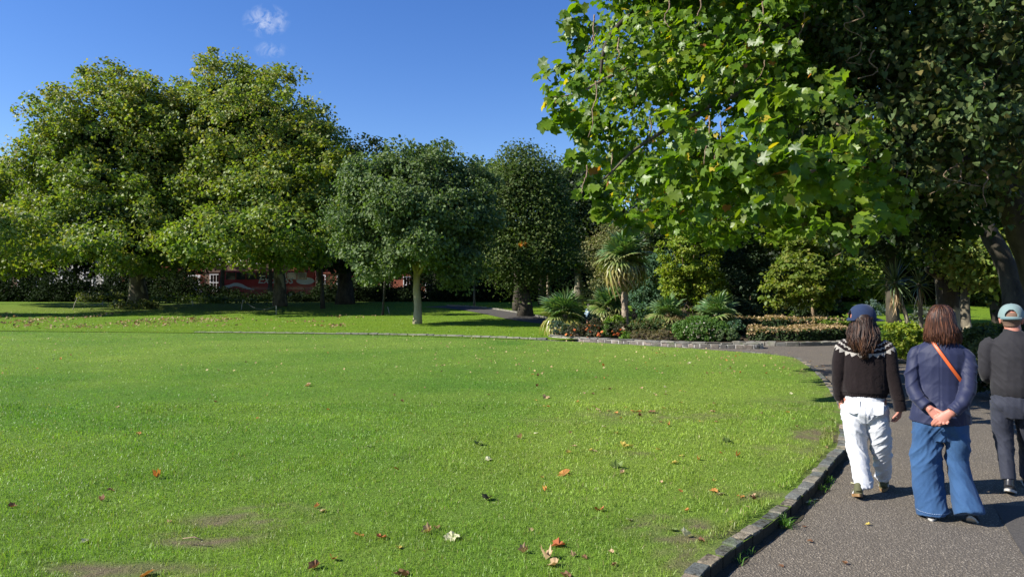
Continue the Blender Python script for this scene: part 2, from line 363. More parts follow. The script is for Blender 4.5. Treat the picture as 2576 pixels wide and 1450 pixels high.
def stone_meshes(n, dims, jit, mat, bev=.012, seed=0):
    out = []; r = random.Random(seed)
    for k in range(n):
        bm = bmesh.new(); bmesh.ops.create_cube(bm, size=1)
        for v_ in bm.verts: v_.co = Vector((v_.co.x * dims[0], v_.co.y * dims[1], v_.co.z * dims[2])) + Vector([r.uniform(-jit, jit) for _ in range(3)])
        bmesh.ops.bevel(bm, geom=list(bm.edges), offset=bev, segments=1, affect='EDGES')
        for v_ in bm.verts: v_.co += Vector([r.uniform(-jit, jit) * .25 for _ in range(3)])
        me = bpy.data.meshes.new('stone'); bm.to_mesh(me); bm.free(); me.materials.append(mat); out.append(me)
    return out
def lay(name, parent, pl, t0, t1, length, width, hgt, ztop, mat, gap=.01, side=1, seed=0, jit=.012, zfun=None, lvar=.3):
    """a row of stones along polyline pl; side=+1 lays them left of the line"""
    r = random.Random(seed); ms = stone_meshes(7, (1, 1, 1), jit / .25, mat, .05, seed)
    d = np.concatenate([[0], np.cumsum(np.linalg.norm(np.diff(pl, axis=0), axis=1))]); s = t0; k = 0; t1 = min(t1, d[-1])
    while s < t1:
        L = length * r.uniform(1 - lvar, 1 + lvar); L = min(L, t1 - s + .02)
        a = np.array([np.interp(s + e, d, pl[:, 0]) for e in (0, L)]); b = np.array([np.interp(s + e, d, pl[:, 1]) for e in (0, L)])
        tv = np.array([a[1] - a[0], b[1] - b[0]]); ln = np.linalg.norm(tv)
        if ln < 1e-4: break
        tv /= ln; nn = np.array([-tv[1], tv[0]]) * side; w = width * r.uniform(.9, 1.1)
        cx, cy = (a.mean() + nn[0] * (w / 2 + r.uniform(-.008, .008)), b.mean() + nn[1] * (w / 2 + r.uniform(-.008, .008)))
        z = ztop + r.uniform(-.008, .008) + (zfun(cy) if zfun else 0)
        o = link(name, ms[k % 7], parent, (cx, cy, z - hgt / 2), (r.uniform(-.03, .03), r.uniform(-.02, .02), math.atan2(tv[1], tv[0])), (ln - gap, w, hgt))
        s += L; k += 1
KL = np.linalg.norm(np.diff(KERB, axis=0), axis=1).sum()
kerb = tag(empty('kerb'), kind='structure')
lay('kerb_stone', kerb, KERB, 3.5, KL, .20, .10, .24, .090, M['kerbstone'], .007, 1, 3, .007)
kerb2 = tag(empty('kerb'), kind='structure')
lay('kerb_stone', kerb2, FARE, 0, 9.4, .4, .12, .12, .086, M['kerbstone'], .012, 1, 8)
strip = tag(empty('stone_edging'), kind='structure')
sd = 9.4
lay('edging_stone', strip, FARE, 9.0, 17.8, .34, .2, .14, .15, M['palestone'], .02, -1, 5, .02)
lay('edging_stone', strip, FARE, 17.8, 24.0, .42, .11, .12, .128, M['palestone'], .02, -1, 6, .02)
strip['kind'] = 'structure'
fk = tag(empty('kerb'), kind='structure')
off = []
for i, q in enumerate(fpth):
    tv = fpth[min(i + 1, len(fpth) - 1)] - fpth[max(i - 1, 0)]; tv = tv / np.linalg.norm(tv); nn = np.array([-tv[1], tv[0]])
    off.append(q + nn * (1.2 if nn[1] > 0 else -1.2))
off = np.array(off)
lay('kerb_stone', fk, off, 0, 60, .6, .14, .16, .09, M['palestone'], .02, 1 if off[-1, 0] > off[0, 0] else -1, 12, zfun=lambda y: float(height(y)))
# dirt and grit gathered at the kerb foot
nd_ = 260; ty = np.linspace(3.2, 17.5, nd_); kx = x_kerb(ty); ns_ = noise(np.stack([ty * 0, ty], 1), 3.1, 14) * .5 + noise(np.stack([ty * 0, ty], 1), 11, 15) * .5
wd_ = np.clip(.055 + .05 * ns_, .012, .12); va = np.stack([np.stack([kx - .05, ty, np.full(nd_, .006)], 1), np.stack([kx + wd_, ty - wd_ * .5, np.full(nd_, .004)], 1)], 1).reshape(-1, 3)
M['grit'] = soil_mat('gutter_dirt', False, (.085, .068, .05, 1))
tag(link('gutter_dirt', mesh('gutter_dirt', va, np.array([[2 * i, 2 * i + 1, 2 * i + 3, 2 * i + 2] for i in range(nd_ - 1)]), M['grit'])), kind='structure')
# ------------------------------------------------------------------ raised flower bed with a low stone wall
BW = catmull([(1.45, 26.4), (1.35, 25.9), (1.75, 25.15), (3.35, 23.75), (5.6, 22.15), (7.0, 21.62), (7.5, 21.55), (7.75, 21.8), (7.6, 22.3), (7.1, 22.7)], 10)
bw = empty('flower_bed_wall', label='low curved stone wall holding the flower bed with the palms', cat='garden wall')
core = MB(); n_ = len(BW); vv_ = []
for i, q in enumerate(BW):
    tv = BW[min(i + 1, n_ - 1)] - BW[max(i - 1, 0)]; tv = tv / np.linalg.norm(tv); nn = np.array([-tv[1], tv[0]])
    for o_, z in ((.012, -.02), (.012, .125), (.2, .125), (.2, -.02)): w = q + nn * o_; vv_.append((w[0], w[1], z))
core.add(vv_, [(i * 4 + k, i * 4 + k + 1, i * 4 + k + 5, i * 4 + k + 4) for i in range(n_ - 1) for k in range(3)])
core.build('mortar_bed', M['mortar'], bw)
lay('wall_stone', bw, BW, .1, 13.5, .25, .16, .115, .118, M['wallstone'], .028, 1, 21, .012)
lay('coping_stone', bw, BW, 0, 13.6, .42, .24, .055, .172, M['palestone'], .012, 1, 22, .03)
M['soil'] = soil_mat('bed_soil', False, (.075, .055, .04, 1))
def bed(name, outline, z, mat, **k):
    bm = bmesh.new(); f = bm.faces.new([bm.verts.new((x, y, z)) for x, y in outline]); r = bmesh.ops.extrude_face_region(bm, geom=[f])
    for e in r['geom']:
        if isinstance(e, bmesh.types.BMVert): e.co.z = -.05
    me = bpy.data.meshes.new(name); bm.to_mesh(me); bm.free(); me.materials.append(mat); return tag(link(name, me), **k)
bed('flower_bed_soil', [tuple(q) for q in (BW[3:-2] + np.array([0, .12]))] + [(8.0, 24.5), (9, 27), (9, 34), (2.5, 34), (1.9, 27.5)], .14, M['soil'], kind='structure')
bed('hedge_bed_soil', [(7.9, 23.2), (8.7, 22.75), (10.3, 23.1), (12.0, 24.4), (12.6, 27), (12, 32), (8.4, 32)], .12, M['soil'], kind='structure')
bed('right_bed_soil', [(9.25, -4), (9.05, 4), (8.65, 8), (8.45, 10.2), (9.45, 13.5), (11.25, 17), (14.5, 18.7), (24, 19.7), (60, 20), (60, -4)], .16, M['soil'], kind='structure')
hb = tag(empty('kerb'), kind='structure')
lay('kerb_stone', hb, catmull([(7.75, 23.4), (8.6, 22.6), (10.3, 22.95), (12.2, 24.3), (12.7, 27)], 10), 0, 9, .36, .16, .2, .13, M['palestone'], .02, 1, 31, .02)
rb = tag(empty('kerb'), kind='structure')
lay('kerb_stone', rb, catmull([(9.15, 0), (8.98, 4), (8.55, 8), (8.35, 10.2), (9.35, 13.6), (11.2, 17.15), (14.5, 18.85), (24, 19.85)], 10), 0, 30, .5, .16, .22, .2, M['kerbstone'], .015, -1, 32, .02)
# ================================================================== FOLIAGE
KITE = (np.array([(0, 0, 0), (.42, .45, .10), (0, 1, -.08), (-.42, .45, .10)], float), np.array([(0, 1, 2), (0, 2, 3)]))
OVAL = (np.array([(0, 0, 0), (.30, .25, .06), (.34, .6, .05), (0, 1, -.1), (-.34, .6, .05), (-.30, .25, .06)], float), np.array([(0, 1, 2), (0, 2, 3), (0, 3, 4), (0, 4, 5)]))
LONG = (np.array([(0, 0, 0), (.16, .45, .04), (0, 1, -.12), (-.16, .45, .04)], float), np.array([(0, 1, 2), (0, 2, 3)]))
HEART = (np.array([(0, .08, 0), (.26, 0, .05), (.46, .24, .08), (.36, .58, .03), (0, 1.05, -.16), (-.36, .58, .03), (-.46, .24, .08), (-.26, 0, .05), (0, .5, -.02)], float), np.array([(8, 0, 1), (8, 1, 2), (8, 2, 3), (8, 3, 4), (8, 4, 5), (8, 5, 6), (8, 6, 7), (8, 7, 0)]))
_pl = [(0, .08, 0), (.22, -.06, .03), (.36, .08, .04), (.56, .16, -.03), (.46, .38, .05), (.48, .68, -.03), (.25, .68, .05), (0, 1.02, -.1)]
_pv = _pl + [(-x, y, z) for x, y, z in _pl[1:-1]]        # 14 outline points of a five-lobed leaf
PALM = (np.array(_pv + [(0, .34, -.05)], float), np.array([(14, a, b) for a, b in zip([0, 1, 2, 3, 4, 5, 6, 7, 13, 12, 11, 10, 9, 8], [1, 2, 3, 4, 5, 6, 7, 13, 12, 11, 10, 9, 8, 0])]))
def leaf_arrays(pos, nor, size, tmpl, col, rng, droop=0.0, roll=None):
    """place template leaves at pos, leaf face towards nor"""
    n = len(pos); nor = nrm(nor)
    a = nrm(rng.normal(size=(n, 3)) + np.array([0, 0, -droop * 2.0])); y = nrm(a - nor * (a * nor).sum(1, keepdims=True)); x = np.cross(y, nor)
    T, Fc = tmpl; s = size[:, None, None] if np.ndim(size) else size
    V = pos[:, None] + s * (T[None, :, 0:1] * x[:, None] + T[None, :, 1:2] * y[:, None] + T[None, :, 2:3] * nor[:, None])
    k = len(T); Fa = (Fc[None] + (np.arange(n) * k)[:, None, None]).reshape(-1, Fc.shape[1])
    return V.reshape(-1, 3), Fa, np.repeat(col, k, axis=0)
def palette(n, cols, rng, clump=None, var=.22, vpos=None):
    cols = np.array([c[:3] for c in cols], float); 
    t = rng.random(n)
    if clump is not None: t = np.clip(.5 * t + clump, 0, .999)
    x = t * (len(cols) - 1); i = np.clip(x.astype(int), 0, len(cols) - 2); f = (x - i)[:, None]
    c = cols[i] * (1 - f) + cols[i + 1] * f
    return c * (1 + var * (rng.random((n, 1)) * 2 - 1))
def clumps(blobs, n, rng, front=.62, shell=(.55, 1.05), rough=.22, freq=.45):
    """clump centres near the surface of a union of ellipsoids; returns centre, outward direction"""
    w = np.array([(b[3] * b[4] + b[4] * b[5] + b[3] * b[5]) * (b[6] if len(b) > 6 else 1) for b in blobs]); w = w / w.sum()
    bi = rng.choice(len(blobs), n * 3, p=w); B = np.array([b[:6] for b in blobs])[bi]
    d = nrm(rng.normal(size=(n * 3, 3))); r = shell[0] + (shell[1] - shell[0]) * rng.random(n * 3) ** .45
    c = B[:, :3] + d * B[:, 3:] * r[:, None]
    k = 1 + rough * noise(c, freq, 7)[:, None]; c = B[:, :3] + d * B[:, 3:] * r[:, None] * k
    inside = np.zeros(len(c), bool)
    for j, b in enumerate(blobs):
        q = (c - np.array(b[:3])) / np.array(b[3:6]); inside |= ((q ** 2).sum(1) < .45 ** 2) & (bi != j)
    keep = ~inside & ((d[:, 1] < .25) | (rng.random(len(d)) < 1 - front)) 
    c = c[keep][:n]; d = d[keep][:n]
    return c, d
def crown(name, parent, blobs, nclump, per, size, cols, seed, mat='leaf', tmpl=KITE, rc=.09, flat=.65, up=.55, outw=.6, rnd=.75, droop=.3, zmin=None, var=.25, label=None, front=.62, cfun=None, rough=.22, freq=.45, shell=(.55, 1.05), maxc=None, kindstuff=True):
    rng = np.random.default_rng(seed); c, d = clumps(blobs, nclump, rng, front, shell, rough, freq)
    if maxc is not None: k = maxc(c); c, d = c[k], d[k]
    n = len(c); m = np.maximum(3, (per * (.5 + rng.random(n))).astype(int)); idx = np.repeat(np.arange(n), m); N = len(idx)
    mr = np.mean([b[3:6] for b in blobs]); r = rc * mr * (.6 + .9 * rng.random(n)) if rc < .5 else rc * (.6 + .8 * rng.random(n))
    g = rng.normal(size=(N, 3)); g = nrm(g) * (rng.random((N, 1)) ** .5) * 1.3; g[:, 2] *= flat
    p = c[idx] + g * r[idx][:, None]
    if zmin is not None: k = p[:, 2] > zmin; p, idx, N = p[k], idx[k], int(k.sum())
    nr = d[idx] * outw + np.array([0, 0, up]) + rng.normal(size=(N, 3)) * rnd
    cl = .28 * rng.random(n)[idx] + .25
    if cfun is not None: cl = cl + cfun(p)
    col = palette(N, cols, rng, cl, var)
    V, Fa, C = leaf_arrays(p, nr, size * (.6 + .8 * rng.random(N)), tmpl, col, rng, droop)
    o = link(name, mesh(name, V, Fa, M[mat], C), parent)
    if label: o['label'] = label
    if kindstuff and parent is not None: o['kind'] = 'stuff'
    return o, c
def bez(a, b, c, n=7): return [a * (1 - t) ** 2 + b * 2 * t * (1 - t) + c * t * t for t in np.linspace(0, 1, n)]
def wob(pts, k, rng):
    return [Vector(p) + Vector(rng.normal(size=3)) * (k if 0 < i < len(pts) - 1 else 0) for i, p in enumerate(pts)]
def trunk(parent, base, hgt, r0, lean=(0, 0), targets=None, seed=0, mat='bark', nl=10, limbfrac=(.45, 1), flare=1.5, r1=.45, sides=14, top=None):
    """tapered trunk plus limbs reaching into the crown"""
    rng = np.random.default_rng(seed); base = Vector(base); top = Vector(top) if top else base + Vector((lean[0], lean[1], hgt))
    n = 9; pts = []; rad = []
    for i in range(n):
        t = i / (n - 1); p = base.lerp(top, t) + Vector((rng.normal() * .025 * r0 * 4, rng.normal() * .025 * r0 * 4, 0)) * (1 if 0 < i else 0)
        if i == 0: p.z -= .12
        pts.append(p); rad.append(r0 * (r1 + (1 - r1) * (1 - t)) * (1 + (flare - 1) * math.exp(-t * hgt / (r0 * 2.2))))
    mb = MB(); mb.tube(pts, rad, sides)
    v = np.array(mb.V); k = 1 + .09 * noise(v, 1.6 / max(r0, .1) * .5, seed) ; ctr = np.array([pts[min(i // sides, n - 1)][:] for i in range(len(v))]); v = ctr + (v - ctr) * k[:, None]; mb.V = [tuple(q) for q in v]
    o = mb.build('trunk', M[mat], parent, True)
    if targets is not None and len(targets) and nl:
        for j in rng.choice(len(targets), min(nl, len(targets)), replace=False):
            tg = Vector(targets[j]); t = rng.uniform(*limbfrac); a = base.lerp(top, t); mid = a.lerp(tg, .5) + Vector((0, 0, .12 * (tg - a).length))
            L = MB(); r_ = r0 * (r1 + (1 - r1) * (1 - t)) * rng.uniform(.35, .6)
            L.tube(wob(bez(a, mid, tg, 8), .04 * (tg - a).length * .3, rng), list(np.linspace(r_, .015, 8)), 6); L.build('limb', M[mat], parent, True)
    return o
GREENS = {
 'plane': [(.065, .12, .02), (.09, .155, .026), (.135, .195, .036), (.18, .215, .045), (.23, .20, .045)],
 'plane_y': [(.06, .11, .014), (.095, .15, .02), (.14, .18, .028), (.21, .20, .035)],
 'grey': [(.055, .095, .03), (.08, .128, .042), (.11, .155, .058), (.14, .175, .07)],
 'dark': [(.014, .028, .009), (.022, .04, .011), (.036, .056, .015)], 'black': [(.008, .015, .006), (.013, .023, .008), (.02, .032, .01)],  # black has the shade under the trees put into it
 'lime': [(.03, .06, .013), (.045, .08, .018), (.07, .105, .025), (.10, .12, .03)],
 'yellow': [(.075, .135, .014), (.11, .18, .018), (.18, .24, .022), (.27, .28, .03)],
 'blue': [(.035, .08, .045), (.055, .115, .06), (.08, .14, .07)],
 'near': [(.05, .105, .008), (.07, .14, .010), (.10, .17, .012), (.13, .19, .015), (.18, .20, .02)],
 'olive': [(.05, .07, .02), (.08, .10, .03), (.12, .14, .045), (.17, .15, .06)],
}
# ================================================================== TREES
def bl(x, y, Y, wx, wz, dy=None, w=1):
    p = P(x, y, Y); return (p.x, Y, p.z, wx * Y / F, dy if dy else wx * Y / F, wz * Y / F, w)
def tree(name, base, label, cat='tree', group=None): return empty(name, base, label=label, cat=cat, group=group)
def rel(blobs, o): return [(b[0] - o.x, b[1] - o.y, b[2] - o.z) + tuple(b[3:]) for b in blobs]
def make_tree(name, bx, by, Yb, label, blobs, nclump, per, size, pal, seed, tr=None, group=None, crown_kw={}, cat='tree', base=None):
    b = base if base is not None else (G(bx, by) if Yb is None else Vector(((bx - 1288) / F * Yb, Yb, float(height(Yb)))))
    root = tree(name, b, label, cat, group)
    bb = rel(blobs, b)
    o, c = crown('crown', root, bb, nclump, per, size, GREENS[pal], seed, **crown_kw)
    if tr:
        top = tr.pop('topd', None)
        if top: tr['top'] = P(*top) - b
        trunk(root, (0, 0, 0), tr.pop('h', 5), tr.pop('r', .3), targets=c * 0.92, seed=seed, **tr)
    return root, c
# T1 / T2: the two great planes on the left
def yl_right(p): return .10 * np.clip(p[:, 2] / 10 - .6, 0, 1) - .02
t1, _ = make_tree('plane_tree', 347, 769, 55, 'great round-headed plane tree with a thick trunk, behind the low rope and leaning stake',
    [bl(310, 400, 55, 195, 200, 7.5, 1.2), bl(195, 350, 54, 75, 100, 4), bl(285, 215, 55, 62, 58, 3.5), bl(400, 300, 55, 110, 90, 4), bl(130, 590, 49, 115, 85, 4.5, 1.3), bl(300, 615, 47, 125, 68, 4.5, 1.3), bl(115, 450, 53, 55, 110, 4), bl(400, 560, 50, 90, 110, 4), bl(420, 440, 54, 90, 110, 5), bl(430, 285, 56, 85, 85, 4), bl(280, 500, 50, 130, 85, 3.5), bl(270, 470, 56, 150, 120, 6, 1.3)],
    1050, 68, .23, 'plane', 11, dict(h=7, r=.62, topd=(340, 520, 55.5), nl=16, mat='bark_plane', flare=1.35, limbfrac=(.3, 1)), crown_kw=dict(rc=.66, zmin=2.1, cfun=yl_right, rough=.16, freq=.35, shell=(.35, 1.05)))
# second stem of T1
mb = MB(); b0 = t1.location; mb.tube([P(360, 700, 54.9) - b0, P(325, 655, 54.6) - b0, P(305, 610, 54.2) - b0, P(270, 540, 53.5) - b0], [.35, .3, .26, .18], 10); mb.build('limb', M['bark_plane'], t1, True)
t2, _ = make_tree('plane_tree', 703, 772, 54.5, 'tall plane tree with a pointed twin top in front of the red bus',
    [bl(650, 400, 56, 205, 205, 7.5, 1.2), bl(560, 235, 56, 82, 105, 3.5), bl(690, 265, 57, 90, 95, 3.5), bl(800, 420, 54, 80, 160, 4), bl(575, 600, 45.5, 150, 74, 4, 1.5), bl(730, 592, 46, 105, 76, 4, 1.2), bl(480, 350, 57, 80, 150, 4), bl(750, 632, 46, 75, 34, 3), bl(560, 480, 53, 110, 120, 5), bl(700, 510, 50, 125, 120, 5)],
    1080, 68, .23, 'plane', 12, dict(h=7, r=.47, topd=(697, 500, 55), nl=16, mat='bark_plane', flare=1.3), crown_kw=dict(rc=.66, zmin=2.0, cfun=yl_right, rough=.16, freq=.35, shell=(.35, 1.05)))
t2b, _ = make_tree('plane_tree', 812, 775, 51, 'yellowing plane tree between the tall plane and the round-headed lawn tree',
    [bl(800, 420, 50, 75, 75, 2.6), bl(770, 520, 49, 60, 90, 2.2), bl(845, 500, 50, 45, 110, 2.2)],
    70, 90, .25, 'plane_y', 13, dict(h=5, r=.14, topd=(800, 520, 50.5), nl=6, mat='bark_dark'), crown_kw=dict(rc=.6))
t3, _ = make_tree('plane_tree', -60, 765, 58, 'yellow-green plane tree at the far left edge, half out of the picture',
    [bl(-30, 560, 58, 95, 105, 5), bl(10, 450, 58, 45, 45, 3), bl(30, 600, 54, 90, 80, 3.2)],
    240, 75, .24, 'plane_y', 14, dict(h=6, r=.45, topd=(-40, 560, 58), nl=6, mat='bark_plane'), crown_kw=dict(rc=.7, zmin=2.0))
t4, _ = make_tree('plane_tree', 868, 772, 58, 'dark shaded tree between the tall plane and the round-headed lawn tree',
    [bl(880, 560, 62, 105, 150, 5), bl(925, 430, 64, 60, 80, 3), bl(870, 640, 58, 90, 70, 4)],
    280, 70, .25, 'dark', 15, dict(h=7, r=.6, topd=(868, 520, 58.5), nl=6, mat='bark_dark'), crown_kw=dict(rc=.72, zmin=2.6))
# T5: the round-headed tree standing alone on the lawn
t5, _ = make_tree('round_headed_tree', 1050, 814, None, 'single round-headed grey-green tree with a smooth pale trunk on the lawn',
    [bl(1045, 530, 36.5, 165, 145, 3.6, 1.0), bl(895, 545, 36, 62, 60, 1.8), bl(930, 450, 36, 62, 55, 1.9), bl(1020, 415, 36.5, 70, 52, 2.0), bl(1105, 420, 37, 62, 50, 2.0), bl(1185, 470, 37, 55, 60, 1.8), bl(1200, 570, 37, 52, 70, 1.8), bl(950, 660, 35, 66, 52, 1.7), bl(1160, 665, 36, 55, 50, 1.5), bl(1050, 600, 34, 70, 60, 1.6), bl(1000, 520, 33.5, 60, 55, 1.3), bl(1110, 520, 34, 55, 50, 1.2), bl(890, 620, 35.5, 40, 40, 1.2)],
    760, 74, .15, 'grey', 16, dict(h=3.2, r=.195, topd=(1048, 640, 36.6), nl=14, mat='bark_smooth', flare=1.35, r1=.8, limbfrac=(.62, 1)),
    crown_kw=dict(mat='leaf_dull', tmpl=OVAL, rc=.30, droop=.6, up=.4, rnd=.8, rough=.25, freq=.9, shell=(.45, 1.08)))
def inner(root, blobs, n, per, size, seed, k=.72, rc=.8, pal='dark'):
    c_, _ = crown('inner_crown', root, [(b[0], b[1], b[2], b[3] * k, b[4] * k, b[5] * k) for b in rel(blobs, root.location)], n, per, size, GREENS[pal], seed, 'leaf_dull', KITE, rc, shell=(.1, 1.0), rough=.1)  # dark leaf colour paints the shade inside the crown
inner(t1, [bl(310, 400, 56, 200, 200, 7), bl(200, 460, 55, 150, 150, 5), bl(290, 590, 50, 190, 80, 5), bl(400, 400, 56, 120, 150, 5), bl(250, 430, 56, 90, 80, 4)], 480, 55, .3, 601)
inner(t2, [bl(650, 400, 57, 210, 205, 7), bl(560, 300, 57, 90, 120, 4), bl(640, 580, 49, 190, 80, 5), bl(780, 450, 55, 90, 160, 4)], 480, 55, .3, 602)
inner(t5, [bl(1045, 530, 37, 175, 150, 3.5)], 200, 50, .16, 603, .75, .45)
for q in ([(1048, 640, 36.6), (1038, 600, 36.4), (1020, 560, 36.2)], [(1048, 650, 36.6), (1068, 600, 36.7), (1085, 560, 36.8)]):
    mb = MB(); mb.tube([P(*w_) - t5.location for w_ in q], [.17, .13, .09], 8); mb.build('limb', M['bark_smooth'], t5, True)
# T6: conical dark tree
t6, _ = make_tree('conical_tree', 1322, 795, 43.5, 'tall conical dark olive tree with a patch of orange leaves, right of the lawn tree',
    [bl(1325, 450, 44, 72, 78, 1.9), bl(1310, 540, 44, 108, 100, 2.6, 1.1), bl(1318, 650, 43.5, 108, 78, 2.6, 1.1), bl(1275, 590, 44.5, 70, 80, 2), bl(1355, 560, 44, 70, 120, 2.2), bl(1295, 460, 44.2, 50, 65, 1.6)],
    620, 85, .15, 'lime', 17, dict(h=5, r=.33, topd=(1322, 560, 44), nl=8, mat='bark_dark', flare=1.7), crown_kw=dict(rc=.46, mat='leaf_dull', rough=.16, shell=(.3, 1.05)))
o_, _c = crown('autumn_leaves', t6, rel([bl(1318, 612, 41.6, 10, 7, .2)], t6.location), 9, 16, .15, [(.45, .16, .03), (.5, .25, .05)], 18, rc=.12 / .2 * .1)
o_['label'] = 'orange autumn leaves on one twig'
t6b, _ = make_tree('feathery_tree', 1250, 770, 68, 'pale feathery yellow-green treetop showing behind the conical tree',
    [bl(1245, 480, 68, 60, 68, 3), bl(1225, 570, 68, 70, 100, 3)], 220, 80, .22, 'plane_y', 19, dict(h=7, r=.3, topd=(1250, 560, 68), nl=3, mat='bark_dark'), crown_kw=dict(rc=.8))
t7, _ = make_tree('plane_tree', 1455, 778, 56, 'dark shaded tree behind the leftmost fan palm',
    [bl(1455, 560, 57, 90, 140, 4), bl(1440, 500, 58, 70, 75, 3), bl(1500, 620, 56, 70, 110, 4), bl(1400, 620, 58, 60, 100, 3)], 460, 80, .25, 'dark', 20, dict(h=6, r=.33, topd=(1450, 540, 57), nl=6, mat='bark_plane'), crown_kw=dict(rc=.75, zmin=3.0))
t7b, _ = make_tree('beech_tree', 1440, 770, 75, 'far treetop with rusty leaves just left of the overhanging plane branches',
    [bl(1445, 470, 75, 62, 55, 3.5), bl(1470, 540, 75, 75, 80, 3)], 220, 70, .26, 'lime', 21, dict(h=8, r=.35, topd=(1440, 540, 75), nl=3, mat='bark_dark'), crown_kw=dict(rc=.8))
# saplings and bare stems on the far lawn
for (x, y, Y, r_, lab, h_, pal, cr) in ((1193, 770, 54, .085, 'young tree with a thin mottled stem at the sunny end of the far path', 3.0, 'grey', [bl(1193, 650, 54, 38, 45, 1.2)]),
                               (962, 797, 44, .075, 'thin leaning sapling stem in the shade left of the lawn tree', 3.2, 'dark', [bl(975, 650, 44, 40, 40, 1)]),
                               (1378, 768, 57, .13, 'pale slim tree stem to the right behind the conical tree', 3.2, 'dark', [bl(1385, 640, 57, 50, 50, 1.5)]),
                               (1362, 769, 56.5, .25, 'dark rough stem beside the pale slim one, behind the conical tree', 3.4, 'dark', [bl(1350, 620, 57, 40, 60, 1.5)]),
                               (1303, 782, 48, .30, 'dark trunk just left of the conical tree', 4.5, 'dark', [bl(1290, 600, 49, 50, 70, 1.6)])):
    b = Vector(((x - 1288) / F * Y, Y, float(height(Y)))); rt = tree('slim_tree' if r_ < .2 else 'park_tree', b, lab)
    lean = .25 if 'leaning' in lab else 0
    trunk(rt, (0, 0, 0), h_, r_, lean=(lean, 0), seed=x, mat='bark_plane' if r_ in (.085,) else ('bark_smooth' if r_ == .13 else 'bark_dark'), nl=0, flare=1.3, r1=.7, sides=8)
    crown('crown', rt, rel(cr, b), 30, 40, .17, GREENS[pal], x, rc=.5)
# T8 golden-olive tree behind the tall palm
t8, _ = make_tree('small_leaved_tree', 1600, 800, 37, 'olive-gold small-leaved tree right behind the tall palm',
    [bl(1570, 640, 37, 90, 85, 2.1, 1.1), bl(1530, 730, 36, 50, 50, 1.2), bl(1640, 600, 38, 80, 60, 2), bl(1500, 650, 37, 32, 60, 1)],
    290, 75, .10, 'olive', 22, dict(h=3, r=.16, topd=(1585, 690, 37.5), nl=6, mat='bark_dark'), crown_kw=dict(rc=.3, mat='leaf_dull', cfun=lambda p: .2 * np.clip(-p[:, 0] / 3, 0, 1)))
def shrub(name, x, y, Y, label, blobs, n, per, size, pal, seed, cat='shrub', stems=6, group=None, mat='leaf', tmpl=KITE, rc=.28, smat='twig', **kw):
    b = Vector(((x - 1288) / F * Y, Y, .14 if Y < 34 else float(height(Y)))); root = empty(name, b, label=label, cat=cat, group=group)
    pal_ = GREENS[pal] if isinstance(pal, str) else pal
    o, c = crown('foliage', root, rel(blobs, b), n, per, size, pal_, seed, mat, tmpl, rc, zmin=.02, front=.55, **kw)
    rng = np.random.default_rng(seed)
    for k in range(stems):
        tg = Vector(c[rng.integers(len(c))]); a = Vector((rng.normal() * .12, rng.normal() * .12, -.05)); m = a.lerp(tg, .4) + Vector((0, 0, .2 * tg.length))
        mb = MB(); mb.tube(wob(bez(a, m, tg, 6), .015, rng), list(np.linspace(.03 if tg.z > 1 else .014, .004, 6)), 5); mb.build('stem', M[smat], root, True)
    return root
shrub('glossy_shrub', 1655, 790, 33, 'blue-green glossy shrub between the tall palm and the yellow shrub', [bl(1650, 705, 33, 62, 60, 1.1), bl(1640, 760, 33, 50, 40, .9), bl(1690, 660, 34, 50, 40, 1)], 200, 70, .10, 'blue', 30, mat='leaf_dull', rc=.22)
ysh = shrub('yellow_shrub', 1735, 815, 31, 'bright yellow-green shrub with bare brown stems showing below', [bl(1735, 660, 31, 68, 68, 1.2), bl(1770, 730, 31, 52, 50, .9), bl(1700, 715, 31, 45, 50, .8)], 230, 75, .10, 'yellow', 31, rc=.2, stems=16, rough=.5, freq=1.1, flat=.5)
for k in range(22):
    r_ = random.Random(k); mb = MB(); a = Vector((r_.uniform(-.9, .5), r_.uniform(-.7, .2), r_.uniform(-.05, .35))); tg = Vector((r_.uniform(-1.0, .4), r_.uniform(-.9, -.2), r_.uniform(.5, 1.2)))
    mb.tube(bez(a, Vector((r_.uniform(-1.2, .8), -.8, r_.uniform(.2, .9))), tg, 6), [.016, .014, .012, .01, .008, .005], 5); mb.build('bare_twig', M['twig'], ysh, True)
shrub('dark_shrub', 1880, 815, 33, 'dark green shrub right of the yellow shrub with ivy at its foot', [bl(1870, 720, 33, 72, 75, 1.3), bl(1850, 790, 32, 60, 40, .9), bl(1925, 770, 33, 50, 60, 1), bl(1880, 650, 34, 60, 40, 1)], 260, 80, .11, [(.03, .055, .03), (.045, .075, .04), (.07, .10, .05)], 32, mat='leaf_dull', rc=.24)
shrub('purple_leaved_shrub', 1955, 785, 35, 'small purplish-brown shrub low down behind the ivy hedge', [bl(2030, 795, 33, 26, 26, .4)], 40, 60, .09, [(.07, .035, .03), (.10, .05, .03), (.12, .08, .04)], 33, rc=.2, stems=3)
shrub('holly_bush', 2020, 822, 31, 'dark holly bush behind the end of the ivy hedge', [bl(2040, 775, 31, 75, 48, 1.0), bl(2075, 800, 31, 35, 30, .6)], 150, 70, .09, [(.015, .03, .012), (.025, .045, .015), (.04, .055, .02)], 34, mat='leaf_dull', rc=.22)
shp, _ = make_tree('young_plane_tree', 2040, 815, 30, 'young plane tree with yellow-green branches sweeping down over the ivy hedge',
    [bl(2040, 640, 29, 75, 60, 1.2), bl(2000, 700, 28.5, 62, 62, 1.0), bl(1965, 735, 28, 42, 30, .6), bl(2080, 700, 29.5, 60, 60, 1), bl(2010, 590, 30, 80, 40, 1.2)],
    230, 56, .15, 'plane_y', 35, dict(h=2.4, r=.09, topd=(2045, 680, 30), nl=9, mat='twig'), crown_kw=dict(rc=.26, tmpl=OVAL, rough=.5, freq=1.0, flat=.4), base=Vector(((2045 - 1288) / F * 30, 30, .12)))
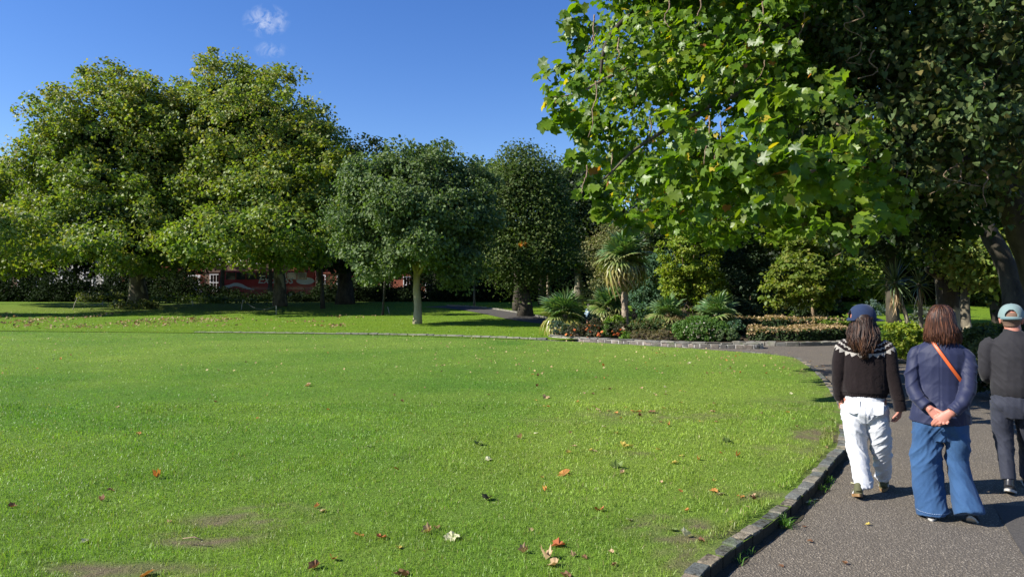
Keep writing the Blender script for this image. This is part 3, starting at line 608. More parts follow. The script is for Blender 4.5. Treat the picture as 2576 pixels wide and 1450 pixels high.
# far shrub belt in front of the street
belt = [(-40, 680, 70), (60, 684, 68), (160, 694, 66), (235, 716, 66), (320, 672, 72), (400, 680, 70), (455, 690, 68), (520, 722, 69), (600, 738, 66), (700, 740, 68), (790, 736, 66), (865, 690, 70), (925, 700, 68), (990, 738, 67), (1090, 690, 68), (1160, 690, 66), (1240, 684, 66), (1330, 690, 70), (1420, 690, 68), (1500, 700, 70), (1570, 690, 68), (1660, 690, 66), (1760, 685, 66), (1860, 690, 66), (1960, 690, 64), (2060, 700, 66), (2160, 706, 68), (2260, 700, 66), (2360, 704, 68), (2460, 700, 66), (2560, 690, 68), (2650, 690, 66)]
WHERE = ['at the far left edge', 'just right of the left edge', 'above the sunlit low branches', 'straight behind the leaning rope stake', 'directly left of the great plane trunk', 'directly right of the great plane trunk', 'in front of the white street car', 'just left of the red coach', 'under the coach lettering', 'left of the tall plane trunk, under the coach',
 'right of the tall plane trunk, under the coach end', 'behind the dark shaded trunk', 'behind the thin leaning sapling', 'left of the lawn tree trunk, below the parked cars', 'directly right of the lawn tree trunk', 'at the far end of the tarmac path', 'behind the thin mottled young tree', 'left of the conical tree trunk', 'right of the conical tree trunk', 'behind the squat palm',
 'behind the tallest palm trunk', 'behind the glossy blue-green shrub', 'behind the yellow-green shrub', 'behind the dark green shrub', 'behind the holly bush', 'left of the navy cap, beyond the far sunny lawn', 'above the navy cap beyond the lawn', 'beyond the black trunk', 'behind the grey-leaved shrub', 'beyond the slim mottled trunk', 'behind the man in the grey-green cap', 'at the right edge beyond the man']
for i, (x, top, Y) in enumerate(belt):
    hg = (770 - top)
    bs = [bl(x, top + hg * .5, Y, 66, hg * .52, 1.6), bl(x + 30, top + hg * .65, Y - 1, 50, hg * .38, 1.2), bl(x - 25, top + hg * .75, Y - 1.2, 50, hg * .28, 1.2)]
    shrub('border_shrub', x, 762, Y, 'dark evergreen border shrub ' + WHERE[i], bs, int(60 + hg), 46, .19, 'black', 200 + i, stems=0, group='dark shrubs along the street border', rc=.42, mat='leaf_matte')  # near-black leaf colour paints the shade that falls on this border
for i, (x, Y, lab) in enumerate(((250, 62, 'sunlit low branches left of the left plane trunk'), (335, 51, 'low weeds at the foot of the left plane trunk'))):
    shrub('weed_clump', x, 765, Y, 'clump of ' + lab, [bl(x, 745 if i == 0 else 765, Y, 55, 9, .9)], 40, 24, .16, 'olive', 250 + i, stems=0, rc=.3)
shrub('ground_cover_bush', 480, 757, 60, 'strip of low brownish ground cover right of the left plane trunk', [bl(470, 752, 60, 90, 9, .6), bl(600, 757, 59, 90, 7, .6)], 70, 30, .15, 'lime', 255, stems=0, rc=.3)
for i, (x, y, Y, wx, wz) in enumerate(((-90, 560, 76, 110, 130), (60, 590, 75, 100, 110), (190, 570, 77, 100, 120), (320, 580, 75, 95, 120), (440, 570, 78, 90, 125), (560, 565, 76, 90, 95), (680, 555, 77, 95, 100), (800, 560, 75, 90, 95), (920, 590, 77, 90, 120), (1040, 600, 76, 90, 105), (1160, 590, 75, 90, 120))):
    Y += 3.6
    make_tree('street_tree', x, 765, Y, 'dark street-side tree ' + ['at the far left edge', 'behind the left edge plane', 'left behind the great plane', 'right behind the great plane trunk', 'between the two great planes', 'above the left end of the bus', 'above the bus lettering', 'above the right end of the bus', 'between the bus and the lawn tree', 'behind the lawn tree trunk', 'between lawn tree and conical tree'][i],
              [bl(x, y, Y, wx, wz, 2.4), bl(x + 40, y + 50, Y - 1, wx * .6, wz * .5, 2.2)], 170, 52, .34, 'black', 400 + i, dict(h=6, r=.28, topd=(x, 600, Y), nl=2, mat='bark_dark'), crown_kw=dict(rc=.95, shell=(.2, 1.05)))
make_tree('plane_tree', 0, 0, 41, 'plane tree beyond the left edge whose shadow streaks the far lawn', [(-42, 41, 11.5, 4.2, 2.0, 3.2), (-46, 41.5, 9, 4, 1.8, 3)], 160, 60, .3, 'plane', 450, dict(h=8, r=.4, nl=5, mat='bark_plane'), base=Vector((-43, 41, .2)), crown_kw=dict(rc=.7))
# dark woodland behind on the right: trees one can tell apart
back = [(1600, 62, 540, 120, 150), (1720, 52, 560, 110, 130), (1830, 60, 540, 130, 150), (1960, 50, 560, 110, 110), (2100, 58, 540, 140, 120), (2240, 62, 560, 130, 110), (2370, 55, 560, 130, 110), (2500, 60, 560, 140, 120), (2640, 52, 560, 150, 140)]
lb = ['behind the blue-green shrub', 'behind the yellow shrub', 'behind the dark green shrub', 'behind the young plane', 'above the far sunny lawn', 'behind the cabbage palms', 'above the brown-haired woman', 'above the man in the grey-green cap', 'at the right edge beyond the man']
for i, (x, Y, y, wx, wz) in enumerate(back):
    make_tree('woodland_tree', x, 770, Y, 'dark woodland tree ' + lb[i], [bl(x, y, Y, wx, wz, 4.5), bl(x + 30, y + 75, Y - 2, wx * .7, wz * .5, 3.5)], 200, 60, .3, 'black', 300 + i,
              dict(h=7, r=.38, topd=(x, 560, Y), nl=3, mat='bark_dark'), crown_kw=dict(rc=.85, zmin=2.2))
# sunlit leafy fringes far behind on the right, lit lawn in front
for i, (x, y, Y, wx, wz, lab) in enumerate(((2180, 720, 48, 60, 25, 'above the hedge, left of the cabbage palms'), (2150, 660, 46, 60, 40, 'overhanging the dark gap left of the cabbage palms'), (2500, 755, 56, 60, 14, 'low behind the far sunny lawn at the right'), (2330, 770, 58, 60, 10, 'low behind the black trunk'))):
    shrub('sunlit_bush', x, 775, Y, 'sunlit yellow-green bush ' + lab, [bl(x, y, Y, wx, wz, 1.4)], 60, 50, .16, 'plane_y', 330 + i, stems=0, rc=.35)
shrub('blue_conifer', 2195, 790, 44, 'small silvery-blue conifer on the far lawn right of the navy cap', [bl(2195, 782, 44, 28, 18, .6), bl(2190, 768, 44, 10, 14, .3)], 40, 40, .12, [(.10, .16, .15), (.16, .22, .2)], 340, cat='conifer', stems=0, tmpl=LONG, rc=.22)
# ================================================================== TREES ON THE RIGHT, NEAR
GR = .16
# big near plane: trunk rises from the right bed just outside the frame
nb = Vector((9.6, 12.4, GR)); near = tree('plane_tree', nb, 'huge near plane tree hanging big lobed leaves over the lawn at upper right')
LEFT_Y = [-400, 0, 100, 165, 240, 310, 360, 420, 480, 540, 580, 620]; LEFT_X = [1500, 1432, 1436, 1425, 1372, 1400, 1440, 1462, 1475, 1495, 1530, 1600]
def in_mask(c):
    c = c + np.array(nb); x = 1288 + c[:, 0] / c[:, 1] * F; y = 735 - (c[:, 2] - CAMH) / c[:, 1] * F
    lx = np.interp(y, LEFT_Y, LEFT_X); ly = np.interp(x, [1450, 1520, 1600, 1700, 1800, 1950, 2100, 2250, 2400, 2600], [500, 545, 570, 600, 625, 640, 600, 590, 560, 540])
    return (x > lx + 12) & (y < ly - 8) & ((x < 2040 + .50 * y + 130 * noise(c, 1.1, 5)) | (c[:, 1] > 12.2) | (y < -20))
def B3(x, y, z, rx, ry, rz, w=1): return (x - nb.x, y - nb.y, z - nb.z, rx, ry, rz, w)
nblobs = [B3(3.2, 11.2, 4.6, 2.4, 2.2, 1.9, 1.2), B3(4.6, 9.6, 4.2, 2.2, 1.8, 1.5, 1.3), B3(2.4, 12.0, 6.6, 1.9, 2.2, 1.8), B3(4.8, 11.5, 7.4, 3.0, 2.6, 2.6), B3(7.2, 11.5, 5.2, 2.6, 2.4, 2.0, .8), B3(3.6, 13.6, 5.0, 2.8, 2.4, 2.4), B3(7.5, 12.5, 8.8, 4.0, 3.2, 3.0, .8), B3(2.2, 10.8, 8.3, 2.6, 2.2, 1.6, 1.2), B3(4.6, 10.4, 9.4, 3.2, 2.6, 2.0, 1.0)]  # high blobs above the view are added to shade the right-hand leaves
rng = np.random.default_rng(77)
c, d = clumps(nblobs, 1150, rng, .5, (.25, 1.05), .2, .6); k = in_mask(c); c, d = c[k], d[k]
# hand-set sprays that make the ragged left edge and the lit sprays in the middle
spr = [(1382, 246, 9.3), (1402, 262, 9.4), (1420, 300, 9.4), (1418, 165, 9.6), (1400, 180, 9.6), (1450, 20, 9.2), (1445, 60, 9.3), (1440, 100, 9.3), (1455, 130, 9.4), (1450, 200, 9.3), (1460, 330, 9.6), (1490, 390, 9.8), (1452, 400, 9.7), (1500, 440, 9.8), (1478, 452, 9.9), (1520, 500, 9.9), (1500, 535, 9.9), (1560, 545, 10), (1600, 560, 10),
       (1850, 370, 6.9), (1900, 380, 6.9), (1950, 400, 7.0), (1890, 450, 7.2), (1940, 500, 7.2), (1990, 380, 7.1), (2050, 360, 7.2), (1960, 230, 7.2), (1900, 250, 7.4), (2010, 440, 7.3), (2080, 420, 7.3), (1910, 300, 7.2), (2100, 490, 7.6), (2000, 520, 7.8), (1800, 420, 7.8), (1760, 340, 8), (1700, 300, 8.2), (2180, 560, 8), (2150, 420, 7.8), (2200, 480, 8), (2240, 540, 8.2), (2120, 350, 7.8), (2060, 560, 8), (1700, 480, 8.6), (1780, 520, 8.8), (1860, 560, 8.6), (1640, 420, 8.8)]
sc = np.array([P(*q)[:] for q in spr]) - np.array(nb)
c = np.concatenate([c, sc, sc + rng.normal(size=sc.shape) * .12]); d = np.concatenate([d] + [np.tile([-.5, -.6, .4], (len(sc) * 2, 1))])
N0 = len(c); m = (42 + rng.random(N0) * 38).astype(int); m[-2 * len(sc):] = 9; idx = np.repeat(np.arange(N0), m); n = len(idx)
rr = np.full(N0, .40); rr[-2 * len(sc):] = .16
g = nrm(rng.normal(size=(n, 3))) * (rng.random((n, 1)) ** .5); g[:, 2] *= .75
p = c[idx] + g * rr[idx][:, None]
k = in_mask(p) | (idx >= N0 - 2 * len(sc)); p, idx = p[k], idx[k]; n = len(p)
nr = d[idx] * .5 + np.array([-.35, -.25, .55]) + rng.normal(size=(n, 3)) * .68
col = palette(n, GREENS['near'], rng, .3 * rng.random(N0)[idx] + .1, .25)
yl = rng.random(n) < .02; col[yl] = np.array([.38, .30, .03]) ; br = rng.random(n) < .006; col[br] = np.array([.3, .12, .04])
size = np.where(idx >= N0 - 2 * len(sc), .11 + .065 * rng.random(n), .07 + .06 * rng.random(n))
V, Fa, C = leaf_arrays(p, nr, size, PALM, col, rng, .75)
# the 300 leaves that show largest become parts of their own
wp = p + np.array(nb); vis = np.array(size) / wp[:, 1]; px = 1288 + wp[:, 0] / wp[:, 1] * F; py = 735 - (wp[:, 2] - CAMH) / wp[:, 1] * F
vis[(py < 0) | (px > 2500)] = 0; big_ = np.argsort(-vis)[:290]; mask = np.zeros(n, bool); mask[big_] = True
K = len(PALM[0]); V3 = V.reshape(n, K, 3); C3 = C.reshape(n, K, 3)
for j in big_:
    ctr = V3[j].mean(0); link('leaf', mesh('leaf', V3[j] - ctr, PALM[1], M['leaf_gloss'], C3[j]), near, tuple(ctr))
rest = ~mask; nr_ = int(rest.sum())
Vr = V3[rest].reshape(-1, 3); Fr = (PALM[1][None] + (np.arange(nr_) * K)[:, None, None]).reshape(-1, 3)
tag(link('crown', mesh('crown', Vr, Fr, M['leaf_gloss'], C3[rest].reshape(-1, 3)), near), kind='stuff')
# trunk, boughs, twigs
rngb = np.random.default_rng(5)
def limb(pts, r0, r1, mat, parent, name='limb', n=10, off=nb, wobk=.03):
    q = catmull([tuple(Vector(a) - off) for a in pts], 6); q = [Vector(a) for a in q]; q = wob(q, wobk * r0, rngb)
    mb = MB(); mb.tube(q, list(np.linspace(r0, r1, len(q))), n); return mb.build(name, M[mat], parent, True)
limb([(9.6, 12.4, 0), (9.4, 12.3, 1.2), (8.95, 12.1, 2.4), (8.55, 12.0, 3.3), (8.6, 12, 4.4), (8.9, 12, 7)], .36, .22, 'bark_dark', near, 'trunk', 14)  # dark bark colour stands in for the canopy's shade
limb([(8.55, 12, 3.3), tuple(P(2480, 425, 11.9)), tuple(P(2400, 400, 11.8)), tuple(P(2290, 372, 11.6)), tuple(P(2150, 330, 11.4)), tuple(P(1950, 200, 11.2))], .17, .05, 'bark_dark', near)
limb([(8.5, 12, 4.6), tuple(P(2300, 150, 11.5)), tuple(P(2000, 60, 11.2)), tuple(P(1700, 120, 10.9))], .16, .03, 'bark_plane', near)
limb([(8.6, 12, 5.4), tuple(P(2200, -120, 11.5)), tuple(P(1850, -90, 11)), tuple(P(1560, 60, 10.5)), tuple(P(1500, 240, 10.4))], .12, .012, 'bark_dark', near)
limb([tuple(P(1950, 200, 11.2)), tuple(P(1800, 260, 10.6)), tuple(P(1620, 360, 10.2)), tuple(P(1520, 450, 10))], .05, .012, 'bark_plane', near)
limb([tuple(P(1700, 120, 10.9)), tuple(P(1560, 180, 10.2)), tuple(P(1450, 235, 9.6)), tuple(P(1375, 245, 9.3))], .035, .008, 'twig', near)
limb([tuple(P(2150, 330, 11.4)), tuple(P(2060, 420, 9.6)), tuple(P(1980, 440, 8.2)), tuple(P(1860, 390, 7.1))], .035, .008, 'twig', near)
for k in range(24):       # hanging twigs
    x = rngb.uniform(1470, 2150); y = rngb.uniform(-20, 420); Y = rngb.uniform(8.6, 10.4); L = rngb.uniform(50, 150)
    q = [P(x, y, Y)]
    for s_ in range(4): q.append(P(x + rngb.normal() * 3.5 * (s_ + 1) * .6 - 5 * s_, y + L * (s_ + 1) / 4, Y - .05 * s_))
    limb([tuple(a) for a in q], .011, .004, 'twig', near, 'twig', 5, wobk=.3)
# heart-leaved tree in the shade, upper right
hb_ = Vector((11.8, 15.5, GR)); ht = tree('heart_leaved_tree', hb_, 'shaded tree with small heart-shaped leaves hanging at upper right, trunk leaning left')
hbl = [(P(2170, 250, 10.8), 1.2, 1.0, 1.3), (P(2330, 300, 10.4), 1.2, 1.2, 1.3), (P(2480, 200, 10.2), 1.3, 1.2, 1.3), (P(2300, 80, 11), 1.6, 1.3, 1.0), (P(2120, 440, 10.4), .9, .9, .75), (P(2220, 470, 10.8), .9, .9, .55), (P(2520, 400, 11), 1.0, 1.0, .8), (P(2450, 20, 10.5), 1.5, 1.3, 1.2), (P(2060, 350, 10.6), .7, .7, .6)]
crown('crown', ht, [(q.x - hb_.x, q.y - hb_.y, q.z - hb_.z, a, b, c2) for q, a, b, c2 in hbl], 520, 34, .082, [(.035, .065, .018), (.055, .09, .026), (.08, .12, .038), (.14, .11, .035)], 80, 'leaf_dull', HEART, rc=.34, droop=1.0, up=.3, rnd=.8, shell=(.2, 1.05))
back_ = [(P(2200, 120, 13.5), 2.4, 1.2, 2.0), (P(2480, 150, 13.5), 2.4, 1.2, 2.2), (P(2350, 420, 13.8), 2.0, 1.2, 1.2), (P(2000, 60, 13.5), 2.2, 1.2, 1.4), (P(2100, 420, 13.5), 1.3, 1.0, .9)]
crown('inner_crown', ht, [(q.x - hb_.x, q.y - hb_.y, q.z - hb_.z, a, b, c2) for q, a, b, c2 in back_], 420, 40, .15, [(.02, .04, .012), (.035, .06, .018), (.05, .085, .025)], 86, 'leaf_matte', HEART, rc=.5, droop=.8, up=.3, shell=(.1, 1.05))  # darker leaves paint the shade behind the hanging ones
limb([(11.8, 15.5, 0), (11.2, 15.7, 1.0), tuple(P(2540, 690, 16)), tuple(P(2490, 590, 16.2)), tuple(P(2450, 510, 16.5)), tuple(P(2425, 470, 16.6)), tuple(P(2400, 380, 16.8)), tuple(P(2380, 200, 17))], .24, .12, 'bark_shade', ht, 'trunk', 12, off=hb_)
limb([tuple(P(2490, 590, 16.2)), tuple(P(2420, 560, 16)), tuple(P(2385, 480, 15.6)), tuple(P(2330, 400, 15)), tuple(P(2240, 330, 13))], .1, .03, 'bark_dark', ht, 'limb', 8, off=hb_)
for k in range(30):
    x = rngb.uniform(2080, 2560); y = rngb.uniform(0, 430); Y = rngb.uniform(9.6, 10.6); q = [P(x, y, Y)]
    for s_ in range(3): q.append(P(x + rngb.normal() * 14 * (s_ + 1), y + rngb.uniform(18, 32) * (s_ + 1), Y))
    limb([tuple(a) for a in q], .012, .004, 'twig', ht, 'twig', 5, wobk=.6, off=hb_)
# middle-distance trees under the canopy: trunk and crown, most with shade put into the leaf colour
def mid_tree(name, lab, path, r0, r1, mat, blobs, n, per, size, pal, seed, limbs=()):
    b = Vector(path[0]); rt = tree(name, b, lab); limb([tuple(q) for q in path], r0, r1, mat, rt, 'trunk', 12, off=b)
    for L, a, b_ in limbs: limb([tuple(q) for q in L], a, b_, mat, rt, 'limb', 8, off=b)
    crown('crown', rt, rel(blobs, b), n, per, size, GREENS[pal], seed, 'leaf', OVAL, rc=.5, zmin=None); return rt
mid_tree('plane_tree', 'straight grey trunk rising behind the brown-haired woman, with a cut side limb',
    [(13.6, 22.0, .1), P(2385, 770, 22), P(2378, 690, 22), P(2370, 600, 22.1), P(2360, 500, 22.3), P(2350, 300, 22.5)], .34, .24, 'bark_shade',
    [bl(2330, 500, 22, 170, 90, 2.6), bl(2200, 560, 21, 110, 70, 2), bl(2460, 560, 22, 120, 90, 2.4), bl(2330, 330, 22, 230, 150, 3)], 260, 60, .19, 'dark', 81,
    [([P(2375, 700, 22), P(2355, 690, 21.6), P(2332, 676, 21.2)], .13, .09), ([P(2365, 560, 22), P(2300, 500, 21.5), P(2230, 460, 21)], .12, .04)])
mid_tree('slim_tree', 'slim mottled trunk right of the brown-haired woman', [P(2437, 905, 20.5), P(2432, 840, 20.6), P(2428, 780, 20.8), P(2430, 700, 21), P(2440, 600, 21)], .16, .09, 'bark_plane', [bl(2450, 640, 21, 90, 60, 1.4), bl(2500, 680, 20.5, 50, 50, 1)], 110, 55, .14, 'plane', 82)
mid_tree('park_tree', 'straight black trunk standing on the far sunny lawn', [Vector((20.2, 37.3, .1)), P(2246, 800, 37.3), P(2244, 740, 37.3), P(2240, 600, 37.5)], .36, .3, 'bark_dark', [bl(2240, 600, 37, 180, 60, 3), bl(2180, 520, 37, 150, 90, 3)], 160, 60, .22, 'dark', 83)
mid_tree('park_tree', 'dark trunk just left of the man in the grey-green cap', [Vector((17.4, 25, .1)), P(2512, 800, 25), P(2508, 720, 25), P(2500, 600, 25)], .25, .2, 'bark_dark', [bl(2520, 620, 25, 120, 70, 2.2), bl(2540, 700, 24.5, 60, 40, 1.2)], 130, 60, .17, 'dark', 84)
mid_tree('park_tree', 'dark-leaved tree overhanging the young plane', [Vector((13.4, 33, .1)), P(2010, 700, 33.3), P(2000, 560, 33.5)], .22, .15, 'bark_dark', [bl(1850, 560, 32, 150, 70, 2.5), bl(2020, 560, 32, 150, 70, 2.6), bl(1700, 560, 34, 110, 60, 2.3)], 260, 60, .16, 'dark', 85)
# low branch with yellow leaves in the gloom
# ================================================================== PALMS
def fan_mesh(name, mat, nseg=18, R_=.72, spread=150, droop=.25, pet=.45, col=(.06, .10, .035), tipc=(.09, .12, .04), split=.55, seed=0):
    """one fan leaf: petiole along +x, blade folded into ribs"""
    r = random.Random(seed); mb = MB(); mb.tube([(0, 0, 0), (pet * .5, 0, .03), (pet, 0, 0)], [.014, .011, .009], 4, tuple(k * 1.3 for k in col))
    for k in range(nseg):
        a = R(-spread + 2 * spread * (k + .5) / nseg); ha = R(spread / nseg) * .98; L = R_ * (1 - .22 * abs(a) / R(spread)) * r.uniform(.9, 1.05); dz = r.uniform(.6, 1.4)
        def pt(rad, da, up): return (pet + rad * math.cos(a + da), rad * math.sin(a + da), up)
        s1 = L * split; d1 = -droop * .12 * L; d2 = -droop * .9 * L * dz
        v_ = [pt(0, 0, 0), pt(s1, -ha, d1), pt(s1, 0, d1 + .028), pt(s1, ha, d1), pt(L * .8, -ha * .42, d2 * .45), pt(L * .8, 0, d2 * .45 + .012), pt(L * .8, ha * .42, d2 * .45), pt(L, 0, d2)]
        cc = tuple(c_ * r.uniform(.8, 1.2) for c_ in col); base = len(mb.V)
        mb.add(v_, [(0, 1, 2), (0, 2, 3), (1, 4, 5, 2), (2, 5, 6, 3), (4, 7, 5), (5, 7, 6)], cc)
        mb.C[-1] = tipc; mb.C[-2] = mb.C[-3] = mb.C[-4] = tuple((a_ + b_) / 2 for a_, b_ in zip(cc, tipc))
    return mesh(name, mb.V, mb.F, mat, mb.C)
M['palmleaf'] = leaf_mat('palm_leaf_surface', trans=.22, rough=.32, spec=.5, tint=(1.4, 1.5, .5))
fan_g = [fan_mesh('leaf', M['palmleaf'], seed=i, col=(.095, .165, .055), tipc=(.16, .22, .09), droop=.08 + .12 * i) for i in range(3)]
fan_m = [fan_mesh('leaf', M['palmleaf'], seed=5 + i, col=(.13, .18, .05), tipc=(.26, .25, .1), droop=.18 + .22 * i) for i in range(3)]
fan_y = [fan_mesh('leaf', M['palmleaf'], seed=9 + i, col=(.20, .20, .04), tipc=(.33, .27, .09), droop=.7 + .3 * i) for i in range(3)]
fan_b = [fan_mesh('leaf', M['palmleaf'], seed=13 + i, col=(.24, .18, .08), tipc=(.3, .22, .12), droop=1.2) for i in range(2)]
def palm(x, yb, Y, label, crown_y, rad, nleaf, seed, r0=.13, lowest=-70, yellow=.18, trunk_wobble=.0, base=None):
    b = base or Vector(((x - 1288) / F * Y, Y, .12)); root = empty('fan_palm', b, label=label, cat='palm')
    top = P(x if not isinstance(crown_y, tuple) else crown_y[0], crown_y if not isinstance(crown_y, tuple) else crown_y[1], Y) - b; r = random.Random(seed); rn = np.random.default_rng(seed)
    n_ = max(4, int(top.z / .12)); pts = [Vector((top.x * t, top.y * t, top.z * t)) for t in np.linspace(0, 1, n_)]
    mb = MB(); mb.tube(pts, [r0 * (.85 + .25 * r.random()) for _ in pts], 10); mb.build('trunk', M['fibre'], root, True)
    # leaf-base stubs round the trunk
    st = MB()
    for k in range(int(top.z * 55)):
        a = r.uniform(0, 2 * math.pi); z = r.uniform(.05, max(.1, top.z - .05)); t = z / top.z; c0 = Vector((top.x * t + math.cos(a) * r0 * .8, top.y * t + math.sin(a) * r0 * .8, z))
        o_ = Vector((math.cos(a), math.sin(a), r.choice((-.6, .5, .9)))) * r.uniform(.07, .13); s_ = Vector((-math.sin(a), math.cos(a), 0)) * .018
        st.add([c0 - s_, c0 + s_, c0 + o_], [(0, 1, 2)])
    tag(st.build('leaf_base_fibres', M['fibre'], root), kind='stuff')
    s = rad / .84
    for k in range(nleaf):
        t = (k + .5) / nleaf; el = 82 - (82 - lowest) * t ** .9; az = k * 137.5 + r.uniform(-18, 18)
        src = fan_g if t < .45 else (fan_m if t < 1 - yellow else (fan_y if t < .97 else fan_b))
        me = src[r.randrange(len(src))]
        rot = Matrix.Rotation(R(az), 4, 'Z') @ Matrix.Rotation(-R(el), 4, 'Y') @ Matrix.Rotation(R(r.uniform(-25, 25)), 4, 'X')
        o_ = link('leaf', me, root, top + Vector((0, 0, -.12 * t)), rot.to_euler(), s * r.uniform(.82, 1.12))
    return root
p1 = palm(1574, 836, 28.3, 'tallest fan palm with a shaggy trunk and a drooping green and brown crown', (1568, 645), .92, 42, 1, .14, -48, .25)
rr_ = p1
for k in range(5):
    link('leaf', fan_y[k % 3], p1, P(1575, 702, 28.2) - p1.location, (Matrix.Rotation(R(-90 + (k - 2) * 38), 4, 'Z') @ Matrix.Rotation(R(50), 4, 'Y')).to_euler(), .42)
palm(1427, 815, 27, 'squat fan palm at the left end of the flower bed with yellow lower fronds', (1420, 788), .80, 36, 2, .12, -60, .4)
palm(1530, 812, 30.3, 'bushy fan palm just left of the tallest palm trunk', (1532, 770), .80, 34, 3, .12, -62, .22)
palm(1682, 830, 27, 'low fan palm between the tallest palm and the white-flowered bush', (1680, 790), .70, 26, 4, .1, -55, .28)
palm(1805, 828, 26, 'short fan palm standing above the white-flowered bush on a dark stem', (1803, 790), .70, 28, 5, .1, -52, .12)
# cabbage palms
def sword(name, col, tipc, droop, seed):
    mb = MB(); n_ = 6; L = .95; w = .034
    for i in range(n_ + 1):
        t = i / n_; x = L * (t - .12 * droop * t * t); z = -droop * L * .55 * t ** 2.2; ww = w * (1 - t) ** .6 * min(1, .4 + t * 3)
        cc = tuple(a + (b - a) * t for a, b in zip(col, tipc)); mb.V += [(x, -ww, z), (x, ww, z)]; mb.C += [cc, cc]
    mb.F = [(2 * i, 2 * i + 1, 2 * i + 3, 2 * i + 2) for i in range(n_)]; return mesh(name, mb.V, mb.F, M['palmleaf'], mb.C)
sw_g = [sword('leaf', (.06, .10, .03), (.10, .14, .05), d_, i) for i, d_ in enumerate((.1, .5, 1.0))]
sw_d = [sword('leaf', (.32, .22, .11), (.42, .30, .17), d_, i) for i, d_ in enumerate((.3, .6))]
def cabbage(x, Y, hy, xb, yb, label, seed, nl=80, nd=40, s=1.0):
    b = Vector(((xb - 1288) / F * Y, Y, .15)); root = empty('cabbage_palm', b, label=label, cat='palm'); r = random.Random(seed); top = P(x, hy, Y) - b
    q = [Vector((0, 0, -.1)), Vector((top.x * .1, 0, top.z * .3)), Vector((top.x * .6, 0, top.z * .7)), top]; mb = MB(); mb.tube(wob([Vector(a) for a in catmull([tuple(v_) for v_ in q], 5)], .01, np.random.default_rng(seed)), .062, 9); mb.build('trunk', M['bark_plane'], root, True)
    for k in range(nl + nd):
        dead = k >= nl; t = k / nl if not dead else 1; el = (85 - 125 * t) if not dead else r.uniform(-88, -66)
        me = r.choice(sw_d) if dead else (sw_g[0] if t < .4 else sw_g[1] if t < .75 else sw_g[2])
        rot = Matrix.Rotation(R(k * 137.5 + r.uniform(-10, 10)), 4, 'Z') @ Matrix.Rotation(-R(el), 4, 'Y') @ Matrix.Rotation(R(r.uniform(-40, 40)), 4, 'X')
        link('leaf', me, root, top + Vector((0, 0, -r.uniform(0, .3) if dead else -.1 * t)), rot.to_euler(), s * r.uniform(.75, 1.05))
cabbage(2252, 21, 706, 2288, 850, 'cabbage palm with a skirt of dry tan leaves beside the black trunk', 41, s=.85)
cabbage(2312, 21.6, 712, 2318, 850, 'smaller cabbage palm right behind its tan-skirted neighbour', 42, 60, 24, .72)
cabbage(2400, 22.5, 800, 2405, 860, 'low cabbage palm half hidden by the brown-haired woman', 43, 50, 6, .8)
# ================================================================== FLOWER BED, HEDGES
def bush(name, x, y, Y, wx, wz, dy, label, n, per, size, pal, seed, cat='plant', **kw):
    return shrub(name, x, y + wz, Y, label, [bl(x, y, Y, wx, wz, dy)], n, per, size, pal, seed, cat=cat, **kw)
ROSE = [(.03, .05, .025), (.05, .07, .03), (.10, .06, .04)]
M['flower'] = leaf_mat('orange_petal', trans=.3, rough=.6, spec=.2, tint=(1.1, 1.0, .8))
def flowers(root, pts, col, size, seed, name='flower'):
    rn = np.random.default_rng(seed)
    for q in pts:
        c = Vector(q); mb = MB(); k0 = rn.integers(5, 8)
        for ring in range(2):
            for k in range(k0):
                a = 2 * math.pi * (k + .5 * ring) / k0; r_ = size * (1 if ring == 0 else .55); up = size * (.15 + .5 * ring)
                d1 = Vector((math.cos(a), math.sin(a), 0)); s_ = Vector((-d1.y, d1.x, 0)) * r_ * .5
                mb.add([(0, 0, 0), d1 * r_ * .7 + s_ + Vector((0, 0, up * .6)), d1 * r_ + Vector((0, 0, up)), d1 * r_ * .7 - s_ + Vector((0, 0, up * .6))], [(0, 1, 2), (0, 2, 3)], tuple(col[j] * rn.uniform(.8, 1.15) for j in range(3)))
        mb.build(name, M['flower'], root, cols=True, loc=c, rot=(rn.uniform(.3, 1.1), rn.uniform(-.5, .5), rn.uniform(0, 6)))
def with_flowers(root, fx, Y, col=(.75, .26, .10), size=.055, seed=0): flowers(root, [P(x, y, Y) - root.location for x, y in fx], col, size, seed)
a = bush('rose_bush', 1445, 833, 25.2, 34, 18, .45, 'red-stemmed rose bush with two orange blooms at the left end of the bed', 70, 46, .05, ROSE, 60, rc=.12, stems=8); with_flowers(a, [(1445, 829), (1424, 841), (1437, 843)], 24.75, seed=1)
a = bush('rose_bush', 1492, 828, 25.0, 30, 24, .45, 'rose bush with orange blooms, in the middle of the rose group', 80, 46, .05, ROSE, 61, rc=.12, stems=8); with_flowers(a, [(1474, 830), (1477, 826), (1483, 818), (1496, 819), (1484, 834), (1478, 850), (1505, 825)], 24.5, seed=2)
a = bush('rose_bush', 1550, 833, 24.8, 26, 22, .42, 'rose bush with a cluster of orange blooms left of the tallest palm trunk', 70, 46, .05, ROSE, 62, rc=.12, stems=8); with_flowers(a, [(1541, 833), (1546, 840), (1553, 838), (1557, 840), (1562, 829), (1554, 843), (1569, 833), (1544, 842), (1566, 836)], 24.3, seed=3)
a = bush('rose_bush', 1513, 838, 24.6, 20, 18, .35, 'small rose bush with a double orange bloom beside the bright green leaves', 50, 40, .05, ROSE, 63, rc=.1, stems=6); with_flowers(a, [(1505, 838), (1508, 843), (1504, 842), (1514, 834)], 24.2, seed=4)
bush('spurge', 1402, 822, 26.2, 18, 15, .3, 'blue-green spurge at the leftmost tip of the stone wall', 50, 40, .06, [(.05, .09, .07), (.07, .12, .09)], 64, tmpl=LONG, rc=.1, stems=4)
